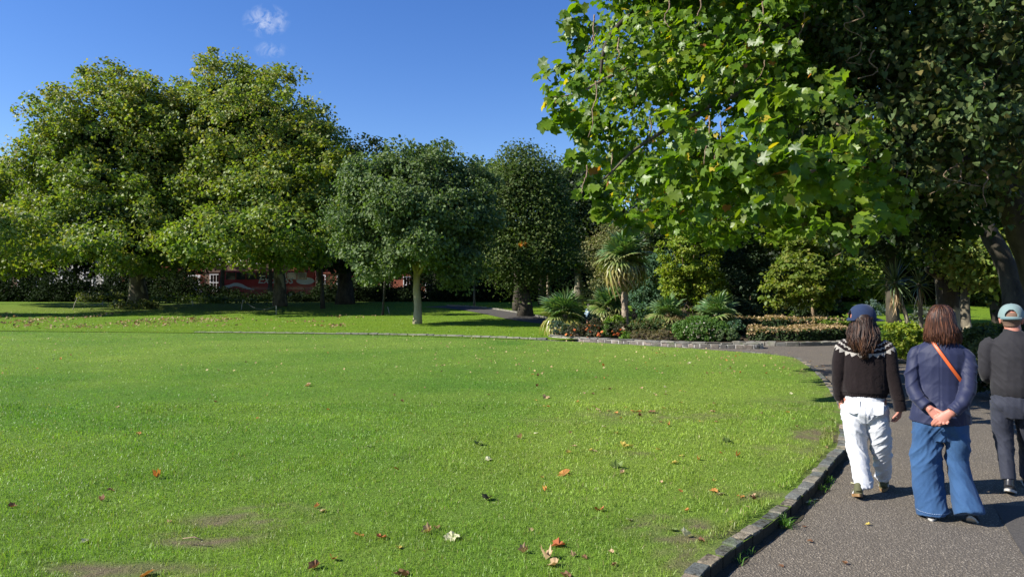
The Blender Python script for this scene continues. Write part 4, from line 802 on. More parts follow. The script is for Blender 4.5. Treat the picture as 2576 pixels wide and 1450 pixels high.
bush('spurge', 1425, 826, 26.0, 12, 12, .25, 'small blue-green spurge beside the larger one at the wall tip', 30, 40, .06, [(.04, .09, .06), (.06, .12, .08)], 65, tmpl=LONG, rc=.1, stems=3)
bush('spurge', 1478, 808, 27.5, 28, 18, .4, 'blue-green feathery bush behind the roses', 70, 50, .07, [(.03, .07, .045), (.05, .11, .07)], 66, tmpl=LONG, rc=.13, stems=4)
bush('leafy_plant', 1527, 836, 24.6, 16, 26, .25, 'upright bright green leafy plant between the roses', 50, 30, .09, [(.07, .14, .02), (.11, .19, .03)], 67, tmpl=LONG, rc=.1, stems=6, up=.2)
bush('leafy_plant', 1575, 848, 24.0, 12, 16, .2, 'light green strappy plant in front of the tallest palm trunk', 26, 26, .10, [(.08, .15, .02), (.12, .2, .03)], 68, tmpl=LONG, rc=.09, stems=3, up=.2)
bush('leafy_plant', 1550, 806, 27.5, 20, 10, .3, 'lime-green fern-like plant left of the tallest palm foot', 30, 30, .14, [(.10, .18, .02), (.16, .24, .03)], 69, tmpl=LONG, rc=.12, stems=3)
bush('flowering_shrub', 1618, 822, 25.2, 42, 18, .5, 'green shrub dotted with russet flowerheads right of the tallest palm', 80, 50, .06, [(.045, .09, .03), (.07, .12, .04), (.16, .10, .04)], 70, rc=.13, stems=5)
bush('heather', 1612, 845, 23.9, 30, 16, .35, 'olive-brown heather bush by the wall, left one of the pair', 70, 50, .05, [(.09, .10, .04), (.14, .13, .06), (.17, .12, .08)], 71, tmpl=LONG, rc=.1, stems=4, up=.7)
bush('heather', 1665, 845, 23.5, 32, 18, .35, 'olive-brown heather bush by the wall, right one of the pair', 76, 50, .05, [(.09, .10, .04), (.14, .13, .06), (.17, .12, .08)], 72, tmpl=LONG, rc=.1, stems=4, up=.7)
bush('flowering_shrub', 1655, 818, 26, 30, 14, .4, 'pale-tipped grassy green plant behind the heather', 40, 40, .08, [(.06, .11, .035), (.10, .15, .05)], 73, tmpl=LONG, rc=.13, stems=3, up=.6)
a = bush('flowering_bush', 1765, 832, 23.5, 62, 32, .75, 'large bright green bush with tiny white flowers spilling over the wall', 220, 60, .055, [(.055, .11, .025), (.075, .15, .03), (.11, .19, .045)], 74, rc=.14, stems=6)
rn = np.random.default_rng(3); flowers(a, [P(1765 + 50 * math.cos(t_) * r_, 832 + 24 * math.sin(t_) * r_, 22.72) - a.location for t_, r_ in zip(rn.uniform(0, 6.28, 34), rn.random(34) ** .5)], (.62, .58, .5), .028, 9)
bush('flowering_bush', 1822, 845, 23.0, 32, 20, .4, 'smaller white-flowered bush right of the large one', 80, 50, .055, [(.05, .09, .03), (.08, .13, .05), (.13, .16, .08)], 75, rc=.12, stems=4)
bush('heather', 1700, 800, 27, 45, 14, .7, 'pinkish dry grassy plant behind the white-flowered bush', 60, 40, .09, [(.12, .11, .05), (.20, .15, .08), (.25, .16, .1)], 76, tmpl=LONG, rc=.16, stems=3, up=.5)
bush('leafy_plant', 1848, 818, 25.0, 20, 12, .4, 'dark green tuft under the short palm on a dark stem', 30, 40, .07, 'blue', 77, rc=.12, stems=2)
# hedges: clipped, leafy boxes following a line
def hedge(name, pts, wid, z0, z1, label, cols, size, dens, seed, topcols=None, mat='leaf_dull', topth=.8, cat='hedge'):
    rng = np.random.default_rng(seed); q = catmull(pts, 10); L = np.concatenate([[0], np.cumsum(np.linalg.norm(np.diff(q, axis=0), axis=1))])
    b = Vector((q[0][0], q[0][1], z0)); A = L[-1] * (wid + 2 * (z1 - z0)); n = int(A * dens)
    s = rng.random(n) * L[-1]; cx = np.interp(s, L, q[:, 0]); cy = np.interp(s, L, q[:, 1]); tx = np.interp(s + .05, L, q[:, 0]) - np.interp(s - .05, L, q[:, 0]); ty = np.interp(s + .05, L, q[:, 1]) - np.interp(s - .05, L, q[:, 1])
    l = np.hypot(tx, ty); nx, ny = -ty / l, tx / l; w = rng.random(n) * (wid + 2 * (z1 - z0)); hg = z1 - z0
    side = np.where(w < hg, -1, np.where(w < hg + wid, 0, 1)); off_ = np.where(side == 0, (w - hg) - wid / 2, side * wid / 2); z = np.where(side == 0, hg, rng.random(n) * hg)
    dirn = np.stack([nx * side, ny * side, (side == 0) * 1.0], 1) + 0.0
    p3 = np.stack([cx + nx * off_ - b.x, cy + ny * off_ - b.y, z], 1); rad_ = np.clip(1 - ((z / hg) ** 6) * (np.abs(off_) > wid * .45), .9, 1)
    bump_ = .10 * noise(p3, 1.6, seed) + .06 * noise(p3, 5, seed) - .10 * rng.random(n); p3 = p3 + dirn * bump_[:, None]
    nr = dirn * .8 + np.array([0, 0, .4]) + rng.normal(size=(n, 3)) * .7
    col = palette(n, cols, rng, .3 * rng.random(n) + .2 * (noise(p3, 2.5, 3) + .5), .3)
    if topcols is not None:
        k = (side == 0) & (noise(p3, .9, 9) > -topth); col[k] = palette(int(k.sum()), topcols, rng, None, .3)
    V, Fa, C = leaf_arrays(p3, nr, size * (.6 + .8 * rng.random(n)), KITE, col, rng, .3)
    root = empty(name, b, label=label, cat=cat)
    tag(link('foliage', mesh('foliage', V, Fa, M[mat], C), root), kind='stuff')
    mb = MB(); m_ = len(q); v_ = []
    for i, c in enumerate(q):
        tv = q[min(i + 1, m_ - 1)] - q[max(i - 1, 0)]; tv = tv / np.linalg.norm(tv); nn = np.array([-tv[1], tv[0]]); e = .12 if i in (0, m_ - 1) else 0
        for o_, z_ in ((-1, -.05), (-1, hg * .88), (1, hg * .88), (1, -.05)): v_.append((c[0] + nn[0] * o_ * (wid / 2 - .1) - b.x, c[1] + nn[1] * o_ * (wid / 2 - .1) - b.y, z_))
    mb.add(v_, [(i * 4 + k, i * 4 + k + 1, i * 4 + k + 5, i * 4 + k + 4) for i in range(m_ - 1) for k in range(3)] + [(0, 3, 2, 1), tuple((m_ - 1) * 4 + k for k in (0, 1, 2, 3))])
    mb.build('branches', M['bark_dark'], root)
    return root
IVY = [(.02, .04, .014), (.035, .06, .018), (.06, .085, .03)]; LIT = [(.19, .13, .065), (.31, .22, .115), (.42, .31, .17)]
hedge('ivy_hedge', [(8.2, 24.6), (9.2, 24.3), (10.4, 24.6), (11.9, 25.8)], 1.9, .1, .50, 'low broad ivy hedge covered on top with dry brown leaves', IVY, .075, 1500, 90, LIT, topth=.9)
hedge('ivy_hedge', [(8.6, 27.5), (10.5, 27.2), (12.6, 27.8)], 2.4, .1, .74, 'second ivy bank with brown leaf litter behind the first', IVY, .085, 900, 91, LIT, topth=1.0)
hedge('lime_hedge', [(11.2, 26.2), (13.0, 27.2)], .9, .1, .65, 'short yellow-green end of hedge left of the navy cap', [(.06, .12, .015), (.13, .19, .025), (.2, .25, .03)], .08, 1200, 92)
hedge('clipped_hedge', [(12.6, 22.6), (15.5, 22.4), (20, 22.2)], 1.1, .1, .68, 'long clipped hedge with a sunny yellow-green top behind the women', [(.035, .06, .015), (.06, .09, .02)], .075, 1100, 93, [(.14, .18, .03), (.22, .24, .05)])  # sunlight on the top is put into the leaf colour
hedge('backing_hedge', [(-8, 74), (8, 72), (22, 69), (45, 66), (90, 64)], 2.4, .8, 8.0, 'added tall dark screen closing sky gaps far behind the palms and women', GREENS['black'], .34, 42, 97, None, 'leaf_matte')  # invented hedge, put in to close bright sky gaps behind the trees
bush('golden_privet', 2268, 868, 17.3, 42, 52, .7, 'bright yellow-green privet between the two women', 150, 60, .065, 'yellow', 94, cat='shrub', rc=.16, stems=5)
bush('laurel_shrub', 2230, 862, 19, 45, 28, .7, 'green shrub just right of the patterned yoke', 90, 60, .07, [(.06, .12, .02), (.10, .17, .03)], 95, cat='shrub', rc=.18, stems=4)
bush('laurel_shrub', 2470, 880, 13.6, 40, 48, .7, 'variegated dark green shrub between the brown-haired woman and the man', 150, 60, .07, [(.04, .07, .02), (.07, .10, .035), (.14, .16, .07)], 96, cat='shrub', rc=.17, stems=5)
bush('laurel_shrub', 2468, 965, 11.6, 42, 40, .6, 'dark shaded shrub low down between the brown-haired woman and the man', 110, 50, .06, 'dark', 97, cat='shrub', rc=.15, stems=4)
bush('laurel_shrub', 2560, 900, 14.5, 90, 70, 1.2, 'dark shrub behind the man in the grey-green cap', 150, 55, .08, 'dark', 98, cat='shrub', rc=.25, stems=4)
bush('grey_leaved_shrub', 2335, 800, 25, 35, 24, .7, 'grey-leaved shrub behind the head of the brown-haired woman', 60, 45, .08, [(.07, .09, .07), (.12, .14, .11)], 99, cat='shrub', rc=.2, stems=3)
# pale boulder edging the right bed
bm = bmesh.new(); bmesh.ops.create_icosphere(bm, subdivisions=3, radius=1)
for v_ in bm.verts: v_.co = Vector((v_.co.x * .42, v_.co.y * .3, v_.co.z * .2)) * (1 + .18 * float(noise([v_.co[:]], 1.5, 3)[0]))
me = bpy.data.meshes.new('edging_boulder'); bm.to_mesh(me); bm.free(); me.materials.append(M['palestone'])
tag(link('edging_boulder', me, None, (7.95, 10.75, .2), (0, .1, .8)), label='low grey boulder at the shaded bed edge right of the brown-haired woman', cat='boulder')
# ================================================================== ROPE STAKES
M['stake'] = plain('weathered_stake', (.34, .31, .26), .85, .2, .2, 20, .4)
M['rope'] = plain('pale_rope', (.55, .6, .68), .8, .2, .1, 30)
M['cord'] = plain('thin_cord', (.2, .2, .18), .8, .2, .1, 30)
def stake(x0, y0, x1, y1, label, Y=None):
    b = G(x0, y0); t_ = P(x1, y1, b.y); root = empty('rope_stake', b, label=label, cat='stake', group=None)
    mb = MB(); mb.tube([(0, 0, -.2), (t_ - b) * .5, t_ - b], [.028, .026, .024], 7); mb.build('post', M['stake'], root, True)
    mb = MB(); mb.tube([(t_ - b) * .93 + Vector((-.04, 0, 0)), (t_ - b) * .97 + Vector((0, -.03, .01)), (t_ - b) * .93 + Vector((.04, 0, 0))], .008, 5); mb.build('eyelet', M['stake'], root, True)
    return t_
A_ = stake(182, 779, 192, 754, 'leaning pale stake holding the white rope, left of the great plane')
s2 = stake(258, 769, 259, 757, 'short stake left of the great plane trunk, low in the weeds')
s3 = stake(289, 770, 289, 753, 'tall stake just left of the great plane trunk')
s4 = stake(368, 768, 366, 757, 'short stake just right of the great plane trunk')
s5 = stake(606, 779, 612, 753, 'leaning stake left of the tall plane trunk')
s6 = stake(695, 791, 695, 768, 'upright pale stake in front of the tall plane trunk')
s7 = stake(486, 768, 484, 756, 'leaning stake midway between the two great planes')
s8 = stake(981, 789, 975, 771, 'thin leaning stake in the shade left of the sapling stem')
def rope(a, b, sag, r_, mat, label):
    m = (a + b) / 2 + Vector((0, 0, -sag)); mb = MB(); mb.tube(bez(a, m - Vector((0, 0, sag)), b, 12), r_, 6); o = mb.build('rope', M[mat], smoothf=True); tag(o, label=label, cat='rope')
rope(A_, s2 + Vector((0, 0, -.15)), .25, .022, 'rope', 'white rope sagging between the leaning stake and the next one')
rope(s2, s3, .25, .01, 'cord', 'thin dark cord between the two stakes left of the great plane trunk')
rope(s5, s6, .45, .01, 'cord', 'thin cord sagging in front of the tall plane trunk')
rope(s4, s7, .4, .008, 'cord', 'thin cord stretched between the two great planes')
# ================================================================== THE STREET BEHIND
YS = 92
M['brick'] = plain('red_brick', (.26, .09, .055), .9, .15, .25, 3, .4, 30)
M['brick2'] = plain('brown_brick', (.17, .11, .08), .9, .15, .25, 3, .4, 30)
M['render'] = plain('pale_render', (.5, .48, .44), .9, .15, .1, 2)
M['white'] = plain('white_paint', (.75, .74, .72), .5, .3, .04, 4)
M['slate'] = plain('roof_slate', (.07, .075, .085), .6, .3, .3, 3)
M['glass'] = plain('window_glass', (.03, .035, .04), .08, .6, .2, 1)
M['tarmac'] = plain('street_tarmac', (.05, .05, .052), .9, .15, .2, 2)
zs = float(height(YS)) - .25
me = mesh('street', [(-160, 79, zs + .33), (120, 79, zs + .33), (120, 89.5, zs + .33), (-160, 89.5, zs + .33)], [(0, 1, 2, 3)], M['tarmac']); tag(link('street', me), kind='structure')
me = mesh('pavement', [(-160, 89.5, zs + .45), (120, 89.5, zs + .45), (120, 98, zs + .45), (-160, 98, zs + .45)], [(0, 1, 2, 3)], M['render']); tag(link('pavement', me), kind='structure')
win = MB(); win.box((0, 0, 0), (1.25, .08, 2.1)); frame_me = mesh('frame', [], [], None) if False else None
def win_mesh(w, h):
    fr = MB()
    for x in (-w / 2, w / 2): fr.box((x, 0, 0), (.1, .12, h + .1))
    for z in (-h / 2, 0, h / 2): fr.box((0, 0, z), (w - .1, .1, .09))
    for x in (-w / 6, w / 6): fr.box((x, .01, 0), (.035, .06, h - .1))
    gl = MB(); gl.box((0, .05, 0), (w - .1, .02, h - .1)); si = MB(); si.box((0, -.08, -h / 2 - .12), (w + .3, .2, .12))
    return mesh('window', fr.V, fr.F, M['white']), mesh('pane', gl.V, gl.F, M['glass']), mesh('sill', si.V, si.F, M['render'])
WM = win_mesh(1.2, 2.1); WS = win_mesh(1.1, 1.3)
def house(x0, w, H, mat, label, porch=True):
    b = Vector((x0, YS, zs + .45)); root = empty('terraced_house', b, label=label, cat='house')
    mb = MB(); mb.box((w / 2, 5, H / 2), (w - .02, 10, H)); mb.box((w / 2, -.06, H * .26), (w - .05, .12, .2)); wall = mb.build('wall', M[mat], root)
    n = max(2, int(w / 2.6)); rows = [(.15 * H, WM), (.42 * H, WM), (.65 * H, WM), (.86 * H, WS)]
    for r_, (z, ms) in enumerate(rows):
        for k in range(n):
            x = w * (k + .5) / n
            if r_ == 0 and k == n - 1:
                d = MB(); d.box((x, -.05, 1.15), (1.1, .1, 2.3)); dd = d.build('door', M['glass'], root)
                fr = MB(); fr.box((x - .72, -.1, 1.35), (.18, .2, 2.7)); fr.box((x + .72, -.1, 1.35), (.18, .2, 2.7)); fr.box((x, -.1, 2.82), (1.8, .22, .24)); fr.build('door_frame', M['white'], dd); continue
            o = link('window', ms[0], root, (x, -.04, z)); link('pane', ms[1], o); link('sill', ms[2], o)
    rf = MB(); rf.add([(0, -.25, H), (w, -.25, H), (w, 10.2, H), (0, 10.2, H), (0, 5, H + 2.0), (w, 5, H + 2.0)], [(0, 1, 5, 4), (2, 3, 4, 5), (0, 4, 3), (1, 2, 5), (0, 3, 2, 1)]); r = rf.build('roof', M['slate'], root)
    ch = MB(); ch.box((w - .5, 5, H + 2.2), (.9, 1.8, 2.4)); c = ch.build('chimney', M[mat], r)
hs = [(-84, 11, 14.6, 'brick', 'red-brick terraced house at the far left end of the street'), (-73, 11, 14.8, 'brick2', 'brown-brick terraced house second from the left behind the trees'), (-62, 11, 14.6, 'render', 'pale rendered house behind the left plane trunk'),
      (-51, 11, 13.2, 'brick', 'red-brick house behind the round-headed plane'), (-40, 11, 13.0, 'brick2', 'brown-brick house behind the red bus'), (-29, 11, 12.4, 'brick', 'red-brick house behind the tall plane'), (-18, 9, 11.0, 'brick', 'red-brick house with white door frame seen left of the lawn tree trunk'),
      (-9, 9, 10.5, 'brick2', 'brown-brick house behind the lawn tree')]
for h_ in hs: house(*h_)
# park railings
ra = empty('park_railing', (-70, 78, zs + .2), label='black iron park railing running behind the border shrubs', cat='railing')
mb = MB()
for z in (.25, 1.35): mb.box((60, 0, z), (120, .04, .05))
mb.build('rail', M['glass'], ra)
mb = MB()
for k in range(800): x = k * .15; mb.add([(x - .012, 0, 0), (x + .012, 0, 0), (x + .012, 0, 1.55), (x - .012, 0, 1.55), (x, .02, 0), (x, .02, 1.55), (x, 0, 1.66)], [(0, 1, 2, 3), (1, 4, 5, 2), (4, 0, 3, 5), (3, 2, 6), (2, 5, 6), (5, 3, 6)])
tag(mb.build('bars', M['glass'], ra), kind='stuff')
# red bus
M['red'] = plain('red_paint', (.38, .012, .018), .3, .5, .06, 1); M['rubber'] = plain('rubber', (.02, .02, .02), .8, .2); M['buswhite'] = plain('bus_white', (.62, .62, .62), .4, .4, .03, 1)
YB = 82.0
def busx(x): return (x - 1288) / F * YB
bx0, bx1 = busx(548), busx(792); L = bx1 - bx0; bz = float(height(YB)) + .05; bus = empty('coach', ((bx0 + bx1) / 2, YB, bz), label='red coach with white lettering parked in the street beyond the railing', cat='bus')
bm = bmesh.new(); bmesh.ops.create_cube(bm, size=1)
for v_ in bm.verts: v_.co = Vector((v_.co.x * L, v_.co.y * 2.5 + 1.25, v_.co.z * 3.0 + 1.85))
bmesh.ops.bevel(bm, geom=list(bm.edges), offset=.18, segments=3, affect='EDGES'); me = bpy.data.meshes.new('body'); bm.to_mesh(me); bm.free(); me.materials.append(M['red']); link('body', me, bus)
for x in (-L * .32, L * .26, L * .36):
    for yy_ in (.1, 2.4):
        mb = MB(); mb.tube([(x, yy_ - .16, .5), (x, yy_ + .16, .5)], .5, 20, side=(1, 0, 0)); w_ = mb.build('wheel', M['rubber'], bus); mb = MB(); mb.tube([(x, yy_ - .18, .5), (x, yy_ + .18, .5)], .24, 14); mb.build('rim', M['stake'], w_)
for k in range(8):
    mb = MB(); mb.box((-L / 2 + .9 + (k + .5) * (L - 1.8) / 8, -.005, 2.72), ((L - 1.8) / 8 - .08, .03, .82)); mb.build('window', M['glass'], bus)
mb = MB(); mb.box((-L / 2 - .003, 1.25, 2.2), (.03, 2.1, 1.5)); mb.build('windscreen', M['glass'], bus)
def zb(y): return CAMH - (y - 735) / F * YB - bz
def lx(x): return busx(x) - (bx0 + bx1) / 2
# white swoosh, low on the body, and white oval at the rear end
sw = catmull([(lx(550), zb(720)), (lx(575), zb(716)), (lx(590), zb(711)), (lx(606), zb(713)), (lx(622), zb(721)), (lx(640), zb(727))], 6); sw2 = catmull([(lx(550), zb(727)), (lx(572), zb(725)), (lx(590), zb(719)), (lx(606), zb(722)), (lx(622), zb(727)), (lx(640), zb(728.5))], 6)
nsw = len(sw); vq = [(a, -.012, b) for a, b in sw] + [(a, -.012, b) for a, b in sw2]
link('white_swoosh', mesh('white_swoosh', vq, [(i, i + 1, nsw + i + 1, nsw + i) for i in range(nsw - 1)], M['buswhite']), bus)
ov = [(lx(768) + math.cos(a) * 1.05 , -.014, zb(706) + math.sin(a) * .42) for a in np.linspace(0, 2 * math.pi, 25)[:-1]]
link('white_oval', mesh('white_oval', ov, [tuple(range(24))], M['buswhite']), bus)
def text(s, size, loc, rot, mat, parent, name, shear=0, ext=.004):
    cu = bpy.data.curves.new(name, 'FONT'); cu.body = s; cu.size = size; cu.shear = shear; cu.extrude = ext; cu.offset = .012
    o = bpy.data.objects.new('tmp', cu); COL.objects.link(o); dg = bpy.context.evaluated_depsgraph_get(); me = bpy.data.meshes.new_from_object(o.evaluated_get(dg)); COL.objects.unlink(o); bpy.data.objects.remove(o); me.materials.clear(); me.materials.append(mat)
    return link(name, me, parent, loc, rot)
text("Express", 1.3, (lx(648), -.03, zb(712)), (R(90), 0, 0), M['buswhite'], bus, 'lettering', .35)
# parked cars
def car(x, Y, label, col, seed=0):
    z0 = float(height(Y)) + .03; root = empty('parked_car', ((x - 1288) / F * Y, Y, z0), label=label, cat='car')
    mt = plain('car_paint', col, .3, .5, .03, 2)
    prof = [(-2.1, .35), (-2.15, .75), (-1.95, .95), (-1.25, 1.02), (-.55, 1.45), (.75, 1.47), (1.45, 1.05), (2.0, .95), (2.15, .7), (2.1, .35)]
    v_ = [(a, 0, b) for a, b in prof] + [(a, 1.75, b) for a, b in prof]; n = len(prof)
    link('body', mesh('body', v_, [tuple(range(n)), tuple(range(2 * n - 1, n - 1, -1))] + [(i, n + i, n + (i + 1) % n, (i + 1) % n) for i in range(n)], mt), root)
    for nm, q in (('side_window', [(-1.05, 1.05), (-.48, 1.38), (.08, 1.40), (.08, 1.05)]), ('side_window', [(.14, 1.05), (.14, 1.40), (.7, 1.4), (1.25, 1.07)])):
        link(nm, mesh(nm, [(a, -.012, b) for a, b in q] + [(a, .02, b) for a, b in q], [(0, 1, 2, 3), (0, 4, 5, 1), (1, 5, 6, 2), (2, 6, 7, 3), (3, 7, 4, 0)], M['glass']), root)
    for wx_ in (-1.35, 1.3):
        for wy in (.08, 1.67):
            mb = MB(); mb.tube([(wx_, wy - .1, .32), (wx_, wy + .1, .32)], .32, 18); w_ = mb.build('wheel', M['rubber'], root); mb = MB(); mb.tube([(wx_, wy - .12, .32), (wx_, wy + .12, .32)], .19, 12); mb.build('rim', M['stake'], w_)
    mb = MB(); mb.box((-2.12, .3, .72), (.1, .35, .14)); mb.build('headlight', M['buswhite'], root)
car(965, 82, 'silver-blue car in the street, left of the lawn tree trunk', (.45, .52, .6)); car(1012, 81, 'dark car in the street, just left of the lawn tree trunk', (.06, .07, .08), 1); car(455, 82, 'white car in the street right of the great plane trunk', (.7, .7, .7), 2); car(848, 82, 'silver car in the street between tall plane and dark trunk', (.5, .5, .52), 3)
b = G(1029, 740); mb = MB(); mb.tube([(0, 0, -.1), (0, 0, .9), (0, 0, 1.25)], [.2, .2, .14], 10); mb.tube([(0, 0, 1.2), (0, 0, 1.4)], .1, 8)
o = mb.build('street_bollard', plain('yellow_paint', (.75, .55, .15), .6, .3), smoothf=True, loc=(busx(1029), 80.2, float(height(80)))); tag(o, label='small yellow bollard in the street beside the lawn tree trunk', cat='bollard')
# ================================================================== GRASS BLADES
def blades(name, pts, z, hgt, wid, seed, colf, one=False, lean=.95, mat='grass'):
    rng = np.random.default_rng(seed); n = len(pts); az = rng.random(n) * 2 * np.pi; laz = rng.random(n) * 2 * np.pi; ln = lean * rng.random(n)[:, None] * 1.3
    wv = np.stack([np.cos(az), np.sin(az), 0 * az], 1) * (wid / 2)[:, None]; L = np.stack([np.cos(laz), np.sin(laz), 0 * laz], 1) * ln
    b = np.concatenate([pts, z[:, None]], 1); up = np.array([0, 0, 1.]); h = hgt[:, None]
    mid = b + (L * .35 + up * .62) * h; tip = b + (L * 1.15 + up * (1 - .35 * ln)) * h
    if one:
        V = np.stack([b - wv, b + wv, tip], 1); Fc = np.array([[0, 1, 2]]); k = 3
    else:
        V = np.stack([b - wv, b + wv, mid + wv * .8, mid - wv * .8, tip], 1); Fc = None; k = 5
    ar = (np.arange(n) * k)[:, None]
    faces = [ar + np.array([[0, 1, 2]])] if one else [ar + np.array([[0, 1, 2, 3]]), ar + np.array([[3, 2, 4]])]
    col = colf(pts, rng.random(n)); dry = rng.random(n) < .05; col[dry] = np.array([.28, .24, .10])
    o = link(name, mesh(name, V.reshape(-1, 3), faces, M[mat], np.repeat(col, k, 0))); return o
def in_lawn(p, m=.02): return (p[:, 0] < x_kerb(p[:, 1]) - .17 + m) & (p[:, 1] < s_far(np.minimum(p[:, 0], 7)) - .12) & (p[:, 1] < 18.3)
def in_lawn2(p): return (p[:, 1] < s_far(np.minimum(p[:, 0], 6.9)) - .1) & ((p[:, 0] < x_kerb(np.minimum(p[:, 1], 17.9)) - .17))
def scatter(y0, y1, dens, seed):
    rng = np.random.default_rng(seed); w1 = .80 * y1 + 2.6; n = int(dens * (y1 - y0) * 2 * w1); p = np.stack([(rng.random(n) * 2 - 1) * w1, y0 + (y1 - y0) * rng.random(n)], 1)
    p = p[(np.abs(p[:, 0]) < .78 * p[:, 1] + 2.4) & in_lawn2(p)]; w = worn(p); tuft = noise(p, 4.5, 71) * .5 + noise(p, 11, 72) * .5
    return p[rng.random(len(p)) < (1 - .88 * w) * (.75 + .5 * tuft)]
gk = []
for i, (a, b_, dn, hh, ww, one) in enumerate(((3.3, 5.2, 7200, .032, .0033, False), (5.2, 7.5, 4200, .032, .0044, False), (7.5, 10.5, 2100, .032, .0060, False), (10.5, 15, 900, .032, .009, True), (15, 21, 360, .03, .013, True), (21, 30.5, 95, .03, .024, True))):
    p = scatter(a, b_, dn, 900 + i); rng = np.random.default_rng(i); t1_ = 1 + .5 * noise(p, 3.2, 75) + .3 * noise(p, 9, 76)
    hg_ = hh * (.55 + .8 * rng.random(len(p))) * t1_ * (1 - .4 * worn(p)); gk.append((p, lawn_z(p[:, 0], p[:, 1]) - .003, hg_, ww * (.7 + .6 * rng.random(len(p))), one))
for one in (False, True):
    g_ = [q for q in gk if q[4] == one]; o = blades('grass', np.concatenate([q[0] for q in g_]), np.concatenate([q[1] for q in g_]), np.concatenate([q[2] for q in g_]), np.concatenate([q[3] for q in g_]), 40 + one, grass_col, one)
    tag(o, kind='stuff', label='short mown grass of the ' + ('farther' if one else 'nearer') + ' near lawn', cat='grass')
# far lawn grass: sparse larger blades for a soft edge
rng = np.random.default_rng(9); n = 60000; p = np.stack([rng.uniform(-34, 14, n), rng.uniform(24, 60, n)], 1); ys = np.interp(p[:, 0], [-60, -21.5, -6, 1.5, 2.2], [33, 29.9, 27.5, 24.1, 24.6]); p = p[(p[:, 1] > ys + .25) & (np.abs(p[:, 0]) < .76 * p[:, 1]) & ~((p[:, 0] > 1.2) & (p[:, 1] < 34))]
dp = np.min(np.linalg.norm(p[:, None] - fpth[None, ::3], axis=2), 1); p = p[dp > 1.6]
def fcol(p, r):
    y = np.clip(.75 + .3 * fbm(p, .12, 60), 0, 1)[:, None]; return (np.array([.08, .18, .014]) * (1 - y) + np.array([.16, .26, .022]) * y) * (.8 + .4 * r[:, None])
o = blades('grass', p, height(p[:, 1]) - .003, .04 * (.6 + .8 * rng.random(len(p))), np.full(len(p), .035), 44, fcol, True); tag(o, kind='stuff', label='sunny grass of the far lawn beyond the stone edging', cat='grass')
# grass spilling over the kerb and weeds growing at its foot
rng = np.random.default_rng(12); Yk = rng.uniform(3.6, 9, 2600); e = rng.uniform(.13, .24, 2600); kk = noise(np.stack([Yk, Yk * 0], 1), 2.3, 4) > -.15; p = np.stack([x_kerb(Yk) - e / .8, Yk], 1)[kk]
o = blades('grass', p, np.full(len(p), .095), .045 * (.6 + .9 * rng.random(len(p))), np.full(len(p), .0055), 45, grass_col, False, .9); tag(o, kind='stuff', label='grass fringe leaning over the kerb stones', cat='grass')
for k, (x, y, sz, nb_, lab) in enumerate(((2010 * 0 + 1944, 1325, .10, 60, 'largest grass tuft growing out of the kerb foot'), (1790, 1412, .06, 16, 'small grass tuft at the nearest kerb foot'), (1832, 1392, .05, 10, 'tiny grass tuft by the near kerb stones'),
                                        (2050, 1232, .07, 26, 'grass tuft at the kerb foot level with the olive shoe'), (2010, 1268, .06, 14, 'thin grass tuft at the kerb foot below the pale stones'), (2072, 1212, .07, 30, 'grass tuft with a yellow leaf at the kerb foot'))):
    Y = 3062 / (y - 735); kx = float(x_kerb(Y)) + .035; rng = np.random.default_rng(k); pp = np.stack([rng.normal(size=nb_) * .022, rng.normal(size=nb_) * .022], 1)
    o = blades('grass_tuft', pp, np.zeros(nb_), sz * (.5 + .8 * rng.random(nb_)), np.full(nb_, .006), 50 + k, lambda p, r: np.array([.07, .16, .02]) * (.7 + .6 * r[:, None]), False, 1.3); o.location = (kx, Y, 0); tag(o, label=lab, cat='grass tuft')
# ================================================================== FALLEN LEAVES
LC = {'yellow': (.42, .33, .07), 'orange': (.45, .20, .05), 'brown': (.20, .10, .05), 'tan': (.42, .29, .16), 'rust': (.42, .13, .05), 'pale': (.55, .52, .33), 'green': (.13, .18, .05), 'dark': (.05, .045, .025)}
M['dryleaf'] = leaf_mat('dry_leaf_surface', trans=.22, rough=.6, spec=.25, tint=(1.3, 1.1, .7))
def fallen_mesh(curl, col, seed):
    r = np.random.default_rng(seed); T, Fc = PALM; V = T.copy(); V[:, 1] -= .45
    V[:, 0] *= r.uniform(.75, 1.1); th = curl * r.uniform(.7, 1.3); x = V[:, 0].copy(); V[:, 2] += th * (x ** 2) * 1.6 + .5 * curl * np.abs(V[:, 1]) ** 1.5; V[:, 0] = x / (1 + .5 * th * np.abs(x)); V[:, 2] += .06 * r.normal(size=len(V)) + .02
    c = np.array(col)[None] * (1 + .22 * r.normal(size=(len(V), 1))); mbv = MB(); mbv.add([tuple(v_) for v_ in V], [tuple(f) for f in Fc]); n0 = len(mbv.V); mbv.tube([(0, -.35, .02), (.02, -.7, .06), (.06, -1.0, .05)], [.015, .012, .01], 3)
    C = np.concatenate([c, np.tile(np.array(col) * .7, (len(mbv.V) - n0, 1))]); return mesh('fallen_leaf', mbv.V, mbv.F, M['dryleaf'], np.clip(C, .01, .9))
LM = {k: [fallen_mesh(cu, v_, 10 * i + j) for j, cu in enumerate((.15, .5, 1.0, 1.7))] for i, (k, v_) in enumerate(LC.items())}
